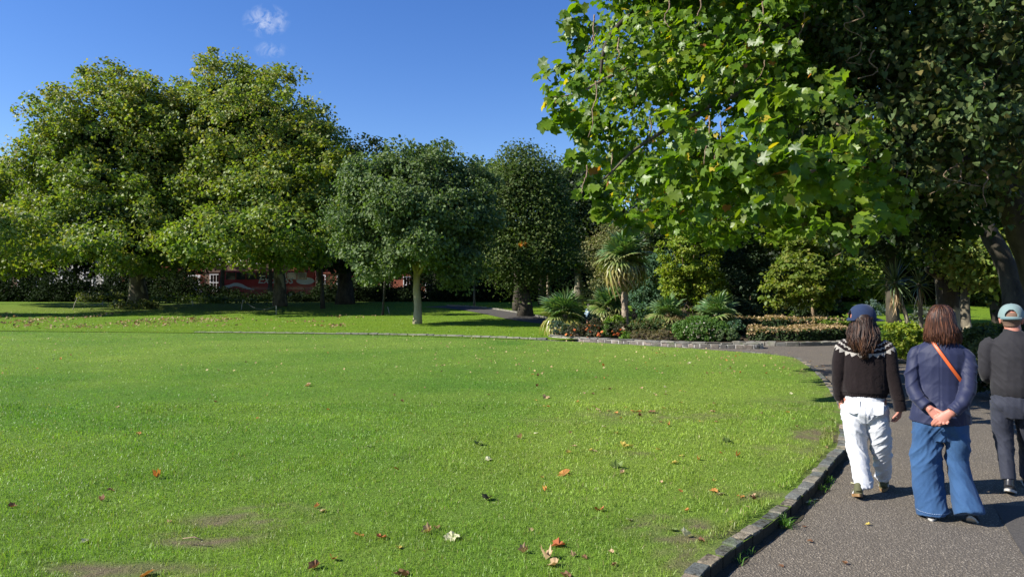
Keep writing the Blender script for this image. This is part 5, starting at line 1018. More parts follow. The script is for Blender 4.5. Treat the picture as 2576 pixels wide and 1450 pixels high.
def fleaf(x, y, s, kind, label=None, var=None, rot=None, tilt=None, group=None, r=random.Random(7)):
    s *= .74 if label and not group else 1
    p = G(x, y, .1); on = p.x < float(x_kerb(p.y)) - .17
    if not on: p = G(x, y, 0.0)
    z = float(lawn_z(np.array([p.x]), np.array([p.y]))[0]) + .008 if on else .006
    o = link('fallen_leaf', LM[kind][var if var is not None else r.randrange(4)], None, (p.x, p.y, z), (tilt if tilt is not None else r.uniform(-.35, .35), r.uniform(-.35, .35), rot if rot is not None else r.uniform(0, 6.28)), s)
    tag(o, label=label, cat='fallen leaf', group=group or 'fallen leaves on the near lawn'); return o
spec = [(1571, 1122, .17, 'yellow', 'large yellow leaf standing up in the grass with a dark curled tip', 3), (1135, 1348, .15, 'pale', 'large flat pale yellow leaf in the bottom centre of the lawn', 0), (1506, 1278, .10, 'rust', 'bright rust-red leaf alone in deep green grass', 1),
        (1414, 1187, .17, 'orange', 'wide flat orange leaf lying in the middle of the lawn', 0), (1548, 1172, .17, 'green', 'dark olive leaf tented over a black shadow', 2), (960, 1346, .10, 'rust', 'orange-red leaf at the left of the bottom group', 1), (398, 1194, .10, 'orange', 'upright tan leaf alone on the left of the lawn', 3),
        (370, 1436, .12, 'orange', 'orange leaf cut by the bottom edge at the left', 1), (1075, 1334, .10, 'tan', 'crumpled tan leaf just up-left of the pale yellow one', 3), (1100, 1324, .07, 'brown', 'small brown leaf beside the crumpled tan one', 2), (1375, 1398, .13, 'tan', 'crumpled beige leaf, upper one of a touching pair', 3),
        (1392, 1412, .11, 'tan', 'crumpled beige leaf, lower one of a touching pair', 2), (1314, 1382, .09, 'tan', 'curled beige leaf left of the touching pair', 3), (1402, 1366, .12, 'rust', 'rust leaf with a dark shadow above the beige pair', 1), (1008, 1440, .12, 'brown', 'long brown leaf touching the bottom edge', 2),
        (1228, 1252, .12, 'dark', 'nearly black curled leaf in the middle of the near lawn', 2), (1204, 1114, .14, 'green', 'dark green twisted leaf far out on the lawn', 2), (1725, 1343, .11, 'pale', 'whitish leaf next to bare soil near the kerb', 3), (1690, 1326, .09, 'green', 'flat green leaf lying beside the whitish one', 0),
        (1797, 1230, .11, 'orange', 'orange leaf touching a light green leaf', 1), (1814, 1236, .10, 'pale', 'light green-yellow leaf touching an orange leaf', 0), (1862, 1242, .08, 'orange', 'small orange leaf right of the orange and green pair', 0), (1893, 1241, .08, 'tan', 'yellowish tan leaf nearest to the kerb bend', 1),
        (1830, 1107, .15, 'green', 'long olive leaf tented over a dark shadow near the soil patch', 2), (1430, 1134, .09, 'yellow', 'small golden leaf left of the standing yellow leaf', 2), (1495, 1130, .10, 'tan', 'flat tan leaf just left of the standing yellow leaf', 0), (1694, 1160, .08, 'yellow', 'small upright cream leaf in green grass', 2),
        (997, 1174, .08, 'orange', 'small orange leaf left of the lawn centre', 1), (798, 1268, .07, 'orange', 'small orange leaf in the left middle of the lawn', 2), (278, 1226, .08, 'brown', 'brown leaf low in the grass at the left', 1), (34, 1268, .08, 'brown', 'brown leaf at the left edge', 2), (215, 1352, .08, 'pale', 'pale slim leaf at the lower left', 1),
        (905, 1337, .09, 'orange', 'thin orange leaf left of the orange-red leaf', 0), (775, 967, .16, 'tan', 'tan leaf far out on the left half of the lawn', 2), (350, 1086, .10, 'orange', 'orange leaf on the darker stripe at the left', 1), (1372, 997, .15, 'tan', 'tan leaf on the dry patch', 1), (1600, 1030, .18, 'orange', 'orange leaf on the big dry patch', 0),
        (1640, 1033, .15, 'brown', 'brown leaf on the right of the big dry patch', 1), (1310, 1098, .11, 'tan', 'upright cream leaf above the middle of the lawn', 3), (1230, 1152, .09, 'pale', 'small whitish leaf in the middle of the lawn', 1), (1880, 1268, .05, 'tan', 'tiny tan leaf by the kerb', 0), (930, 1118, .09, 'green', 'small green leaf left of centre', 1),
        (1565, 1184, .08, 'tan', 'small pinkish leaf right of the tented olive leaf', 2), (2068, 1204, .06, 'yellow', 'yellow leaf caught in the tuft at the kerb foot', 1), (1792, 1406, .05, 'tan', 'little tan leaf on the asphalt beside the nearest kerb', 2), (1420, 1440, .09, 'brown', 'brown curled leaf at the bottom edge right of centre', 2), (790, 1420, .11, 'brown', 'dark brown torn leaf near the bottom edge', 2), (838, 1400, .08, 'rust', 'rust leaf right of the dark brown torn one', 2)]
for x, y, s, k, lab, v_ in spec: fleaf(x, y, s, k, lab, v_)
r = random.Random(31); ks = ['tan', 'orange', 'yellow', 'brown', 'tan', 'orange', 'pale']
cnt = 0
while cnt < 150:
    t = r.random() ** .8; y = 885 + 540 * t ** 2.6 if r.random() < .55 else r.uniform(890, 1080); x = r.choice((r.uniform(0, 2100), r.uniform(1350, 2110), r.uniform(1300, 2000)))
    p = G(x, y, .1)
    if not (p.x < float(x_kerb(min(p.y, 17.9))) - .2 and p.y < float(s_far(np.array([min(p.x, 7)]))[0]) - .3): continue
    fleaf(x, y, r.uniform(.032, .055) * (1.15 if p.y > 9 else 1), (kk_ := r.choice(ks)), 'small ' + kk_ + ' leaf scattered on the near lawn', r=r, group='small ' + kk_ + ' leaves scattered on the near lawn'); cnt += 1
for k in range(60):      # a few on the asphalt and along the edge
    Y = r.uniform(4, 21); X = float(x_kerb(min(Y, 17.9))) + abs(r.gauss(.02, .16 if k % 3 else .6)) + .03
    o = link('fallen_leaf', LM[r.choice(ks)][r.randrange(3)], None, (X, Y, .008), (r.uniform(-.2, .2), r.uniform(-.2, .2), r.uniform(0, 6)), r.uniform(.03, .06)); tag(o, label='small dry leaf lying on the asphalt path', cat='fallen leaf', group='small leaves on the asphalt path')
# litter band under the planes on the far lawn
rng = np.random.default_rng(55); n = 7000; p = np.stack([rng.uniform(-38, -8, n), rng.uniform(32, 47, n)], 1); keep = (noise(p, .35, 8) + .5 * noise(p, 1.2, 9) + .6 * np.exp(-((p[:, 1] - 39.5) / 2.6) ** 2) * (p[:, 0] < -10) > .25 + .6 * rng.random(n)); p = p[keep]; n = len(p)
nr = rng.normal(size=(n, 3)) * .5 + np.array([0, -.3, .8]); V, Fa, C = leaf_arrays(np.concatenate([p, height(p[:, 1])[:, None] + .03], 1), nr, .09 + .07 * rng.random(n), KITE, palette(n, [(.16, .09, .04), (.27, .17, .08), (.36, .27, .12)], rng), rng)
tag(link('leaf_litter', mesh('leaf_litter', V, Fa, M['dryleaf'], C)), kind='stuff', label='brown leaf litter strewn under the plane trees on the far lawn', cat='leaf litter')
rng = np.random.default_rng(56); n = 1500; p = np.stack([rng.uniform(-24, 6.5, n), rng.uniform(14, 29, n)], 1); p = p[in_lawn2(p) & (rng.random(n) < .25 + .75 * (p[:, 0] > -2))]; n = len(p)
V, Fa, C = leaf_arrays(np.concatenate([p, lawn_z(p[:, 0], p[:, 1])[:, None] + .035], 1), rng.normal(size=(n, 3)) * .5 + np.array([0, -.4, .7]), .03 + .035 * rng.random(n), KITE, palette(n, [(.22, .14, .06), (.36, .26, .12), (.42, .36, .18)], rng), rng)
tag(link('leaf_litter', mesh('leaf_litter', V, Fa, M['dryleaf'], C)), kind='stuff', label='fine dry leaves strewn on the far half of the near lawn', cat='leaf litter')
# twig on the bald strip
mb = MB(); mb.tube([G(462, 1352, .12), G(490, 1348, .14), G(512, 1357, .12)], [.004, .005, .003], 5); o = mb.build('twig', M['twig'], smoothf=True); tag(o, label='thin pale twig lying on the bald strip at the lower left', cat='twig')
# ================================================================== PEOPLE
def ico(c, r, rot=None, sub=3):
    bm = bmesh.new(); bmesh.ops.create_icosphere(bm, subdivisions=sub, radius=1)
    V = [Vector((v_.co.x * r[0], v_.co.y * r[1], v_.co.z * r[2])) for v_ in bm.verts]; Fc = [tuple(v_.index for v_ in f.verts) for f in bm.faces]; bm.free()
    if rot is not None: V = [rot @ v_ for v_ in V]
    return [tuple(v_ + Vector(c)) for v_ in V], Fc
def solid(name, parts, voxel, mat, parent, smooth_it=4, dec=None, disp=None, sub=0):
    """join closed shapes into one continuous skin"""
    mb = MB()
    for p in parts:
        if p[0] == 't': mb.tube(catmull([tuple(a) for a in p[1]], 5), [tuple(q) for q in np.stack([np.interp(np.linspace(0, 1, (len(p[1]) - 1) * 5 + 1), np.linspace(0, 1, len(p[2])), [(r_ if isinstance(r_, (int, float)) else r_[j]) for r_ in p[2]]) for j in (0, 1)], 1)], 20, side=p[3] if len(p) > 3 else (1, 0, 0))
        else: V, Fc = ico(p[1], p[2], p[3] if len(p) > 3 else None); mb.add(V, Fc)
    me = mesh('tmp', mb.V, mb.F); o = bpy.data.objects.new('tmp', me); COL.objects.link(o)
    m = o.modifiers.new('r', 'REMESH'); m.mode = 'VOXEL'; m.voxel_size = voxel; m.use_smooth_shade = True
    if smooth_it: s = o.modifiers.new('s', 'SMOOTH'); s.factor = .5; s.iterations = smooth_it
    if dec: d_ = o.modifiers.new('d', 'DECIMATE'); d_.ratio = dec
    dg = bpy.context.evaluated_depsgraph_get(); dg.update(); r = bpy.data.meshes.new_from_object(o.evaluated_get(dg)); bpy.data.objects.remove(o); r.name = name
    if disp is not None:
        n = len(r.vertices); co = np.zeros(n * 3, np.float32); r.vertices.foreach_get('co', co); co = co.reshape(-1, 3); no = np.zeros(n * 3, np.float32); r.vertices.foreach_get('normal', no); no = no.reshape(-1, 3)
        co2 = co + no * disp(co.astype(float), no)[:, None]; r.vertices.foreach_set('co', co2.astype(np.float32).ravel()); r.update()
    r.materials.clear(); r.materials.append(mat); r.polygons.foreach_set('use_smooth', np.ones(len(r.polygons), bool))
    return link(name, r, parent)
def ridge(p, f, seed):
    a = 1 - np.abs(noise(p * np.array(f), 1, seed)) * 1.6
    return np.clip(a, 0, 1) ** 2.2 * 1.5 - .45
def folds(A, f=(5, 5, 12), shear=(.8, 0), seed=0, fine=.2, amp=None):
    def g(p, no=None):
        q = p.copy(); q[:, 2] = p[:, 2] + shear[0] * p[:, 0] + shear[1] * p[:, 1]
        a = A * (.6 * ridge(q, f, seed) + .4 * ridge(q, [k * 2.1 for k in f], seed + 3)) + A * fine * noise(p, 40, seed)
        return a * (amp(p) if amp is not None else 1)
    return g
def hand(w, d, n, s=1.0, curl=(20, 30, 25), side=1, spread=5, thumb=40, tc=20):
    """wrist point, finger direction, palm normal (the side fingers curl to); side = +1 thumb towards d x n"""
    w = Vector(w); d = Vector(d).normalized(); n = Vector(n); n = (n - d * n.dot(d)).normalized(); x = d.cross(n) * side; P_ = []
    P_.append(('t', [w - d * .03 * s, w + d * .03 * s, w + d * .085 * s], [(.027 * s, .019 * s), (.038 * s, .016 * s), (.039 * s, .012 * s)], tuple(x)))
    for k, (off, L) in enumerate(((.029, .072), (.010, .08), (-.010, .075), (-.028, .06))):
        b = w + d * (.082 - .004 * abs(k - 1)) * s + x * off * s; a = 0; pts = [b - d * .015 * s, b]; dd = Matrix.Rotation(R(spread * (1.3 - k)) * side, 3, n) @ d
        for j, fr in enumerate((.44, .31, .25)):
            a += curl[j] + (k - 1) * 4; v_ = dd * math.cos(R(a)) + n * math.sin(R(a)); pts.append(pts[-1] + v_ * L * fr * s)
        P_.append(('t', pts, [.0092 * s, .0095 * s, .0086 * s, .008 * s, .0066 * s], tuple(x)))
    tb = w + d * .025 * s + x * .026 * s; tv = (d * math.cos(R(thumb)) + x * math.sin(R(thumb)) + n * .25).normalized(); tv2 = (tv * math.cos(R(tc)) + (d * .6 + n * .8) * math.sin(R(tc))).normalized()
    P_.append(('t', [tb - tv * .01, tb + tv * .036 * s, tb + tv * .036 * s + tv2 * .03 * s, tb + tv * .036 * s + tv2 * .054 * s], [.0125 * s, .0115 * s, .0105 * s, .008 * s], tuple(n)))
    return P_
def head_parts(c, yaw=0, s=1.0, pitch=0):
    """c = centre of the skull"""
    Rz = Matrix.Rotation(R(yaw), 3, 'Z') @ Matrix.Rotation(R(pitch), 3, 'X'); c = Vector(c)
    def q(x, y, z): return tuple(c + Rz @ (Vector((x, y, z)) * s))
    def e(x, y, z, a, b, d): return ('e', q(x, y, z), (a * s, b * s, d * s), Rz)
    return [e(0, -.012, .02, .074, .092, .088), e(0, .035, -.02, .063, .062, .082), e(0, .05, -.075, .042, .045, .032), e(0, .088, -.082, .018, .016, .014), e(0, .096, -.012, .011, .014, .028), e(0, .107, -.03, .015, .014, .011),
            e(.03, .078, -.028, .022, .02, .02), e(-.03, .078, -.028, .022, .02, .02), e(0, .085, .025, .05, .018, .012), e(0, .094, -.055, .022, .01, .006), e(0, .092, -.064, .018, .01, .006),
            e(.076, .0, -.012, .011, .02, .032), e(-.076, .0, -.012, .011, .02, .032), e(.081, -.004, -.004, .009, .017, .018), e(-.081, -.004, -.004, .009, .017, .018)]
M['skin'] = plain('skin', (.34, .17, .115), .5, .35, .08, 20, .2, 200)
M['skin2'] = plain('reddened_skin', (.40, .165, .115), .5, .35, .1, 20, .2, 200)
M['eye'] = plain('eye_white', (.7, .68, .65), .2, .5, .02)
def cloth(name, col, rough=.85, weave=500, wstr=.25, var=.12, big=5, sheen=.3, spec=.2, wd=.0006, col2=None):
    t = NT(name); f = t.noise(big, 4); c = t.mix(f, tuple(k * (1 - var) for k in col), col2 or tuple(k * (1 + var) for k in col))
    g = t.noise(weave, 2); c = t.mix(t.math('MULTIPLY', g, .35), c, t.mix(1.0, c, (.6, .6, .6), 'MULTIPLY'))
    t.bsdf(c, rough, spec, t.bump(t.math('ADD', g, t.math('MULTIPLY', t.noise(60, 3), 1.5)), wstr, wd * 3), 0, sheen); return t.m
def eyes(parent, c, yaw, s=1.0):
    Rz = Matrix.Rotation(R(yaw), 3, 'Z'); c = Vector(c)
    for sx in (-1, 1):
        V, Fc = ico(c + Rz @ (Vector((sx * .030, .086, .003)) * s), (.0115 * s,) * 3, None, 2); link('eye', mesh('eye', V, Fc, M['eye'], smoothf=True), parent)
def strands(name, parent, paths, w, th, mat, cols, seed):
    rn = np.random.default_rng(seed); mb = MB()
    for q in paths:
        n = len(q); c = np.array(cols[rn.integers(len(cols))]) * rn.uniform(.8, 1.25); rad = [(w * rn.uniform(.7, 1.2) * (1 - .75 * (i / (n - 1)) ** 3), th) for i in range(n)]
        out = Vector((q[n // 2][0], q[n // 2][1], 0)); sd = Vector((-out.y, out.x, 0)) if out.length > .01 else Vector((1, 0, 0))
        n0 = len(mb.V); mb.tube(q, rad, 6, tuple(c), side=tuple(sd.normalized()))
        for k in range(n0, len(mb.V)): t = (k - n0) / max(1, len(mb.V) - n0); mb.C[k] = tuple(c * (.7 + .55 * t))
    o = mb.build(name, mat, parent, True, cols=True); return o
def hair_mat(name):
    t = NT(name); m_ = t.n('ShaderNodeMapping', {'Vector': t.coord(), 'Scale': (130, 130, 5)}).outputs[0]; g = t.noise(1, 3, .6, m_)
    c = t.mix(t.ramp(g, [(.3, (0, 0, 0)), (.75, (1, 1, 1))]), t.mix(1.0, t.attr(), (.45, .42, .4), 'MULTIPLY'), t.mix(1.0, t.attr(), (1.7, 1.55, 1.45), 'MULTIPLY'))
    t.bsdf(c, .5, .28, t.bump(g, .5, .003)); return t.m
M['hair'] = hair_mat('hair')
def shoe(name, parent, loc, yaw, pitch, upper, sole, L=.25, W_=.043, stripes=None, hgt=.06, solet=.024):
    e = Matrix.Translation(Vector(loc)) @ Matrix.Rotation(R(yaw), 4, 'Z') @ Matrix.Rotation(R(pitch), 4, 'X')
    up = solid(name, [('t', [(0, -.0, .045), (0, .05, .048), (0, .12, .045), (0, .19, .036), (0, L - .02, .03)], [(W_ * .74, hgt * .62), (W_ * .86, hgt * .66), (W_ * .95, hgt * .5), (W_, hgt * .4), (W_ * .75, hgt * .3)], (1, 0, 0)), ('t', [(0, .02, .04), (0, .025, .085), (0, .03, .10)], [(.033, .038), (.034, .042), (.033, .042)], (1, 0, 0)), ('e', (0, L - .035, .03), (W_ * .85, .045, .026))], .005, upper, parent, 3)
    up.matrix_local = e
    ol = [(math.sin(a) * W_ * (1.06 if math.cos(a) > 0 else .86) * (1 - .12 * (1 if abs(math.cos(a)) < .2 else 0)), L * .46 - .005 + -math.cos(a + math.pi) * (L * .53)) for a in np.linspace(0, 2 * math.pi, 29)[:-1]]
    V = [(x, y, 0) for x, y in ol] + [(x * 1.03, y, solet) for x, y in ol]; n = len(ol)
    so = link('sole', mesh('sole', V, [tuple(range(n - 1, -1, -1)), tuple(range(n, 2 * n))] + [(i, (i + 1) % n, n + (i + 1) % n, n + i) for i in range(n)], sole), up)
    if stripes:
        for k in range(3):
            for sx in (-1, 1):
                y0 = .07 + k * .028; mb = MB(); v_ = [(sx * (W_ * .93 + .004), y0, .024), (sx * (W_ * .93 + .004), y0 + .012, .024), (sx * (W_ * .80), y0 + .002 - .010, .058), (sx * (W_ * .80), y0 - .020, .058)]
                v2 = [(a - sx * .006, b, c) for a, b, c in v_]; mb.add(v_ + v2, [(0, 1, 2, 3), (7, 6, 5, 4), (0, 4, 5, 1), (1, 5, 6, 2), (2, 6, 7, 3), (3, 7, 4, 0)]); mb.build('stripe', stripes, up)
    return up
def person(x, Y, label):
    X = (x - 1288) / F * Y; return empty('person', (X, Y, 0), -math.atan2(X, Y), label=label, cat='person')
def cap(parent, c, yaw, mat, s=1.0, hole=None, brim=True, ht=.098, strap=None, tilt=0):
    Rz = Matrix.Rotation(R(yaw), 3, 'Z') @ Matrix.Rotation(R(tilt), 3, 'X'); c = Vector(c); V = []; nu_, nv_ = 88, 26; keepF = []
    for j in range(nv_ + 1):
        el = R(89.9) * j / nv_; 
        for i in range(nu_):
            a = 2 * math.pi * i / nu_; seam = 1 + .012 * abs(math.cos(3 * a)) ** .5
            V.append(tuple(c + Rz @ (Vector((math.cos(a) * .088 * math.cos(el) ** .74 * seam, math.sin(a) * .106 * math.cos(el) ** .74 * seam - .008, ht * math.sin(el) - .012 * (1 - j / nv_) * (1 - math.sin(a)) * .5)) * s)))
    for j in range(nv_):
        for i in range(nu_):
            a = 2 * math.pi * (i + .5) / nu_; da = abs((a - 1.5 * math.pi + math.pi) % (2 * math.pi) - math.pi)
            if hole and j >= 2 and (da / .50) ** 2 + ((j - 2) / 9.0) ** 2 < 1: continue
            keepF.append((j * nu_ + i, j * nu_ + (i + 1) % nu_, (j + 1) * nu_ + (i + 1) % nu_, (j + 1) * nu_ + i))
    me = mesh('cap', V, keepF, mat, smoothf=True); o = link('cap', me, parent); m = o.modifiers.new('s', 'SOLIDIFY'); m.thickness = .004; m.offset = 1
    mb = MB(); mb.V, mb.F = ico(c + Rz @ Vector((0, -.008, ht * s + .003)), (.008, .008, .004), None, 1); mb.C = [(1, 1, 1)] * len(mb.V); mb.build('button', mat, o, True)
    if brim:
        V = []; Fb = []
        for j in range(5):
            for i in range(13):
                a = R(-62 + 124 * i / 12); rr = j / 4; x = math.sin(a) * (.088 + .0 * rr) * (1 - .12 * rr); y = math.cos(a) * (.098) + rr * .075 * max(.0, math.cos(a * 1.25)); V.append(tuple(c + Rz @ (Vector((x, y, .004 - .022 * rr - 1.9 * x * x)) * s)))
        Fb = [(j * 13 + i, j * 13 + i + 1, (j + 1) * 13 + i + 1, (j + 1) * 13 + i) for j in range(4) for i in range(12)]
        b = link('brim', mesh('brim', V, Fb, mat, smoothf=True), o); m = b.modifiers.new('s', 'SOLIDIFY'); m.thickness = .004
    # strap across the back
    mb = MB(); pts = [c + Rz @ (Vector((math.cos(a) * .091, math.sin(a) * .109 - .008, -.004 - .006 * (1 - math.sin(a)))) * s) for a in np.linspace(1.22 * math.pi, 1.78 * math.pi, 9)]
    mb.tube(pts, (0, 0) and .01 or [(.011, .003)] * 9, 8, side=(0, 0, 1)); mb.build('strap', strap or mat, o, True)
    return o, Rz

# ------------------------------------------------------------------ woman in the patterned sweater
w1 = person(2175, 6.0, 'woman in dark brown sweater with white patterned yoke, white jeans and navy cap')
hc = (-.012, .01, 1.485)
body = [('t', [(0, .0, .78), (0, 0, 1.0), (0, 0, 1.2), (0, 0, 1.30)], [(.13, .09), (.12, .085), (.145, .085), (.12, .065)]), ('t', [(0, .0, 1.25), (0, .0, 1.36), (-.005, .01, 1.44)], [.055, .047, .05]),
        ('t', [(-.15, 0, 1.27), (-.185, -.01, 1.05), (-.19, .04, .80)], [.045, .035, .025]), ('t', [(.15, 0, 1.27), (.205, -.02, 1.02), (.262, -.02, .76)], [.045, .035, .025]),
        ('t', [(-.08, 0, .82), (-.065, 0, .47), (-.02, -.09, .1)], [.085, .05, .035]), ('t', [(.08, 0, .82), (.115, .05, .47), (.13, .28, .1)], [.085, .05, .035])]
body += head_parts(hc, -62) + hand((.262, -.02, .762), (-.12, -.05, -1), (-1, .3, -.2), .95, (28, 38, 30), -1, 6, 35, 25) + hand((-.19, .04, .80), (.05, .1, -1), (1, .2, 0), .95, (25, 35, 30), 1)
solid('body', body, .005, M['skin2'], w1, 3, .35); eyes(w1, hc, -62)
# sweater material: white knitted rings round the yoke
t = NT('patterned_knit'); xyz = t.n('ShaderNodeSeparateXYZ', {0: t.coord()}); sx_, sy_, sz_ = xyz.outputs
xs_ = t.math('MULTIPLY', sx_, .72); dz_ = t.math('SUBTRACT', 1.365, sz_); ys_ = t.math('MULTIPLY', sy_, .9)
d_ = t.math('SQRT', t.math('ADD', t.math('ADD', t.math('MULTIPLY', xs_, xs_), t.math('MULTIPLY', ys_, ys_)), t.math('MULTIPLY', dz_, dz_)))
ph = t.math('ARCTAN2', xs_, t.math('ADD', t.math('MULTIPLY', t.math('ABSOLUTE', sy_), 1.0), dz_))
tri = t.math('MULTIPLY', t.math('PINGPONG', t.math('MULTIPLY', ph, 6.2), .5), 2.0)
knit = t.n('ShaderNodeTexVoronoi', {'Scale': 240.0, 'Vector': t.coord()}).outputs['Distance']
dd_ = t.math('ADD', d_, t.math('MULTIPLY', t.math('SUBTRACT', t.noise(160, 2), .5), .006))
def band(a, b, amp, inv=False):
    tr = t.math('SUBTRACT', 1.0, tri) if inv else tri
    lo = t.math('GREATER_THAN', dd_, a); hi = t.math('LESS_THAN', dd_, t.math('ADD', b, t.math('MULTIPLY', tr, amp))); return t.math('MULTIPLY', lo, hi)
b3 = band(.184, .192, .026); 
b2 = t.math('MULTIPLY', t.math('GREATER_THAN', dd_, t.math('ADD', .148, t.math('MULTIPLY', tri, .008))), t.math('LESS_THAN', dd_, t.math('ADD', .157, t.math('MULTIPLY', tri, .012))))
b1 = t.math('MULTIPLY', t.math('GREATER_THAN', dd_, t.math('ADD', .118, t.math('MULTIPLY', tri, .006))), t.math('LESS_THAN', dd_, t.math('ADD', .127, t.math('MULTIPLY', tri, .010))))
msk = t.math('MAXIMUM', b3, t.math('MAXIMUM', b2, b1)); msk = t.math('MULTIPLY', msk, t.math('GREATER_THAN', sz_, 1.08))
brown = t.mix(t.noise(7, 3), (.014, .009, .0095, 1), (.026, .018, .018, 1))
cc_ = t.mix(msk, brown, (.5, .46, .41, 1)); cc_ = t.mix(t.math('MULTIPLY', knit, 1.6, 0, True), cc_, t.mix(1.0, cc_, (.55, .55, .55), 'MULTIPLY'))
t.bsdf(cc_, .95, .1, t.bump(t.math('ADD', knit, t.math('MULTIPLY', msk, .6)), .6, .004), 0, .08); M['sweater'] = t.m
def swd(p, no):
    rib = np.where(p[:, 2] < .875, -.006 + .0022 * np.sign(np.sin(np.arctan2(p[:, 0], p[:, 1]) * 46)), 0) * (np.abs(p[:, 0]) < .185)
    cuff = ((p[:, 2] < .83) & (np.abs(p[:, 0]) > .185)) * -.004
    return folds(.006, (4, 4, 5), (1.2, 0), 3, .15)(p) + rib + cuff + .0012 * noise(p, 120, 4)
solid('sweater', [('t', [(0, .0, .838), (0, 0, .90), (0, 0, 1.05), (0, 0, 1.18), (0, 0, 1.27), (0, .003, 1.335), (0, .005, 1.372)], [(.170, .118), (.182, .128), (.175, .12), (.175, .115), (.168, .098), (.095, .075), (.062, .058)]),
    ('t', [(-.12, 0, 1.27), (-.175, -.005, 1.235), (-.200, -.012, 1.06), (-.205, .0, .93), (-.195, .03, .795)], [.062, .062, .055, .052, .045]), ('t', [(.12, 0, 1.27), (.175, -.005, 1.235), (.205, -.015, 1.05), (.232, -.02, .92), (.262, -.02, .735)], [.062, .062, .055, .052, .052])], .0062, M['sweater'], w1, 5, None, swd)
M['white_denim'] = cloth('white_denim', (.56, .57, .59), .8, 600, .2, .03, 3, .1, .25)
def jd(p, no):
    k = .5 + .9 * np.clip(np.exp(-((p[:, 2] - .70) / .10) ** 2) + np.exp(-((p[:, 2] - .42) / .14) ** 2) + np.exp(-((p[:, 2] - .12) / .1) ** 2), 0, 1); sd_ = np.where(p[:, 0] < .03, 1, -1)
    q = p.copy(); q[:, 2] += sd_ * p[:, 0] * .9
    seam = -.003 * (np.abs(p[:, 0] - .01) < .004) * (p[:, 1] < 0) * (p[:, 2] > .62)
    k = k * np.clip((.86 - p[:, 2]) / .08, 0, 1)
    return k * (.0062 * ridge(q, (4, 4, 9), 6) + .005 * ridge(q, (8, 8, 20), 8) + .0022 * ridge(q, (16, 16, 38), 9)) + seam
solid('jeans', [('t', [(0, 0, .64), (0, -.01, .72), (0, -.005, .80), (0, 0, .88)], [(.155, .10), (.172, .128), (.160, .115), (.14, .10)]), ('e', (-.078, -.055, .735), (.085, .075, .085)), ('e', (.082, -.055, .735), (.085, .075, .085)),
    ('t', [(-.085, 0, .76), (-.080, -.005, .62), (-.062, 0, .45), (-.035, -.045, .26), (-.012, -.085, .085)], [(.100, .115), (.096, .112), (.085, .098), (.072, .084), (.072, .080)]), ('t', [(.088, 0, .76), (.098, .01, .62), (.12, .05, .45), (.135, .15, .28), (.138, .25, .12)], [(.098, .115), (.092, .11), (.083, .095), (.072, .082), (.062, .072)])], .0062, M['white_denim'], w1, 4, None, jd)
for x0, x1 in ((-.135, -.035), (.04, .14)):      # back pockets
    mb = MB(); yb_ = -.136; v_ = [(x0, yb_ + .012, .815), (x1, yb_ + .010, .815), (x1 - .004, yb_ - .002, .72), ((x0 + x1) / 2, yb_ - .006, .705), (x0 + .004, yb_ - .002, .72)]
    mb.add(v_ + [(a, b + .02, c) for a, b, c in v_], [(0, 4, 3, 2, 1), (0, 1, 6, 5), (1, 2, 7, 6), (2, 3, 8, 7), (3, 4, 9, 8), (4, 0, 5, 9)]); mb.build('pocket', M['white_denim'], w1)
M['olive'] = plain('olive_suede', (.09, .09, .045), .8, .2, .15, 30, .2, 200); M['gum'] = plain('gum_sole', (.22, .13, .055), .6, .3, .1, 20); M['sock'] = cloth('cream_sock', (.7, .66, .58), .9, 300, .3)
shoe('shoe', w1, (-.045, -.185, .035), 6, -16, M['olive'], M['gum'], .25, .040, M['white']); shoe('shoe', w1, (.138, .20, .005), -4, 0, M['olive'], M['gum'], .25, .040, M['white'])
for q in ([(-.038, -.145, .08), (-.034, -.135, .125)], [(.138, .25, .06), (.138, .25, .13)]): mb = MB(); mb.tube(q, .031, 12); mb.build('sock', M['sock'], w1, True)
M['navy_cap'] = cloth('navy_cotton', (.015, .028, .07), .85, 400, .25, .2, 12, .1); M['coral'] = plain('coral_thread', (.26, .09, .07), .8, .2, .1, 60)
cp, Rz = cap(w1, (hc[0], hc[1], hc[2] + .018), -74, M['navy_cap'], 1.02, True, ht=.112)
for k in range(5):
    a = 1.5 * math.pi - .42 - k * .085; c0 = Vector(hc) + Vector((0, 0, .018)) + Rz @ (Vector((math.cos(a) * .0925, math.sin(a) * .111 - .008, .030 + .004 * (k % 2))) * 1.04)
    mb = MB(); mb.box((0, 0, 0), (.007, .003, .009 - .003 * (k % 2))); mb.build('stitched_mark', M['coral'], cp, loc=tuple(c0), rot=(0, 0, a + math.pi / 2 + R(-74)))
# long hair from under the cap
def hr_w1():
    rn = np.random.default_rng(3); out = []
    for k in range(1100):
        a = rn.uniform(-1, 1); ang = R(-90 + a * 98) ; r0 = rn.uniform(.85, 1.0); x0 = hc[0] + math.cos(ang) * .088 * r0; y0 = hc[1] - .012 + math.sin(ang) * .098 * r0; z0 = hc[2] + rn.uniform(-.02, .03)
        L = rn.uniform(.75, 1.0) * (1 - .32 * abs(a)); zb_ = 1.50 - .345 * L; fx = a * .128 + rn.normal() * .012 - .01; fy = -.142 + .10 * abs(a) ** 2 + rn.normal() * .008; ph_ = a * 5 + rn.normal() * .5; amp = .011 + rn.normal() * .003; pts = []
        for i in range(11):
            t_ = i / 10; e_ = smooth(t_ * 1.25); x = x0 + (fx - x0) * e_ - (.02 * t_ ** 2) * np.sign(a) * (1 if t_ > .6 else 0); y = y0 + (fy - y0) * e_; z = z0 + (zb_ - z0) * t_
            pts.append((x + amp * math.sin(ph_ + t_ * 9) * t_, y + amp * .6 * math.cos(ph_ + t_ * 8) * t_, z))
        out.append([Vector(p) for p in pts])
    return out
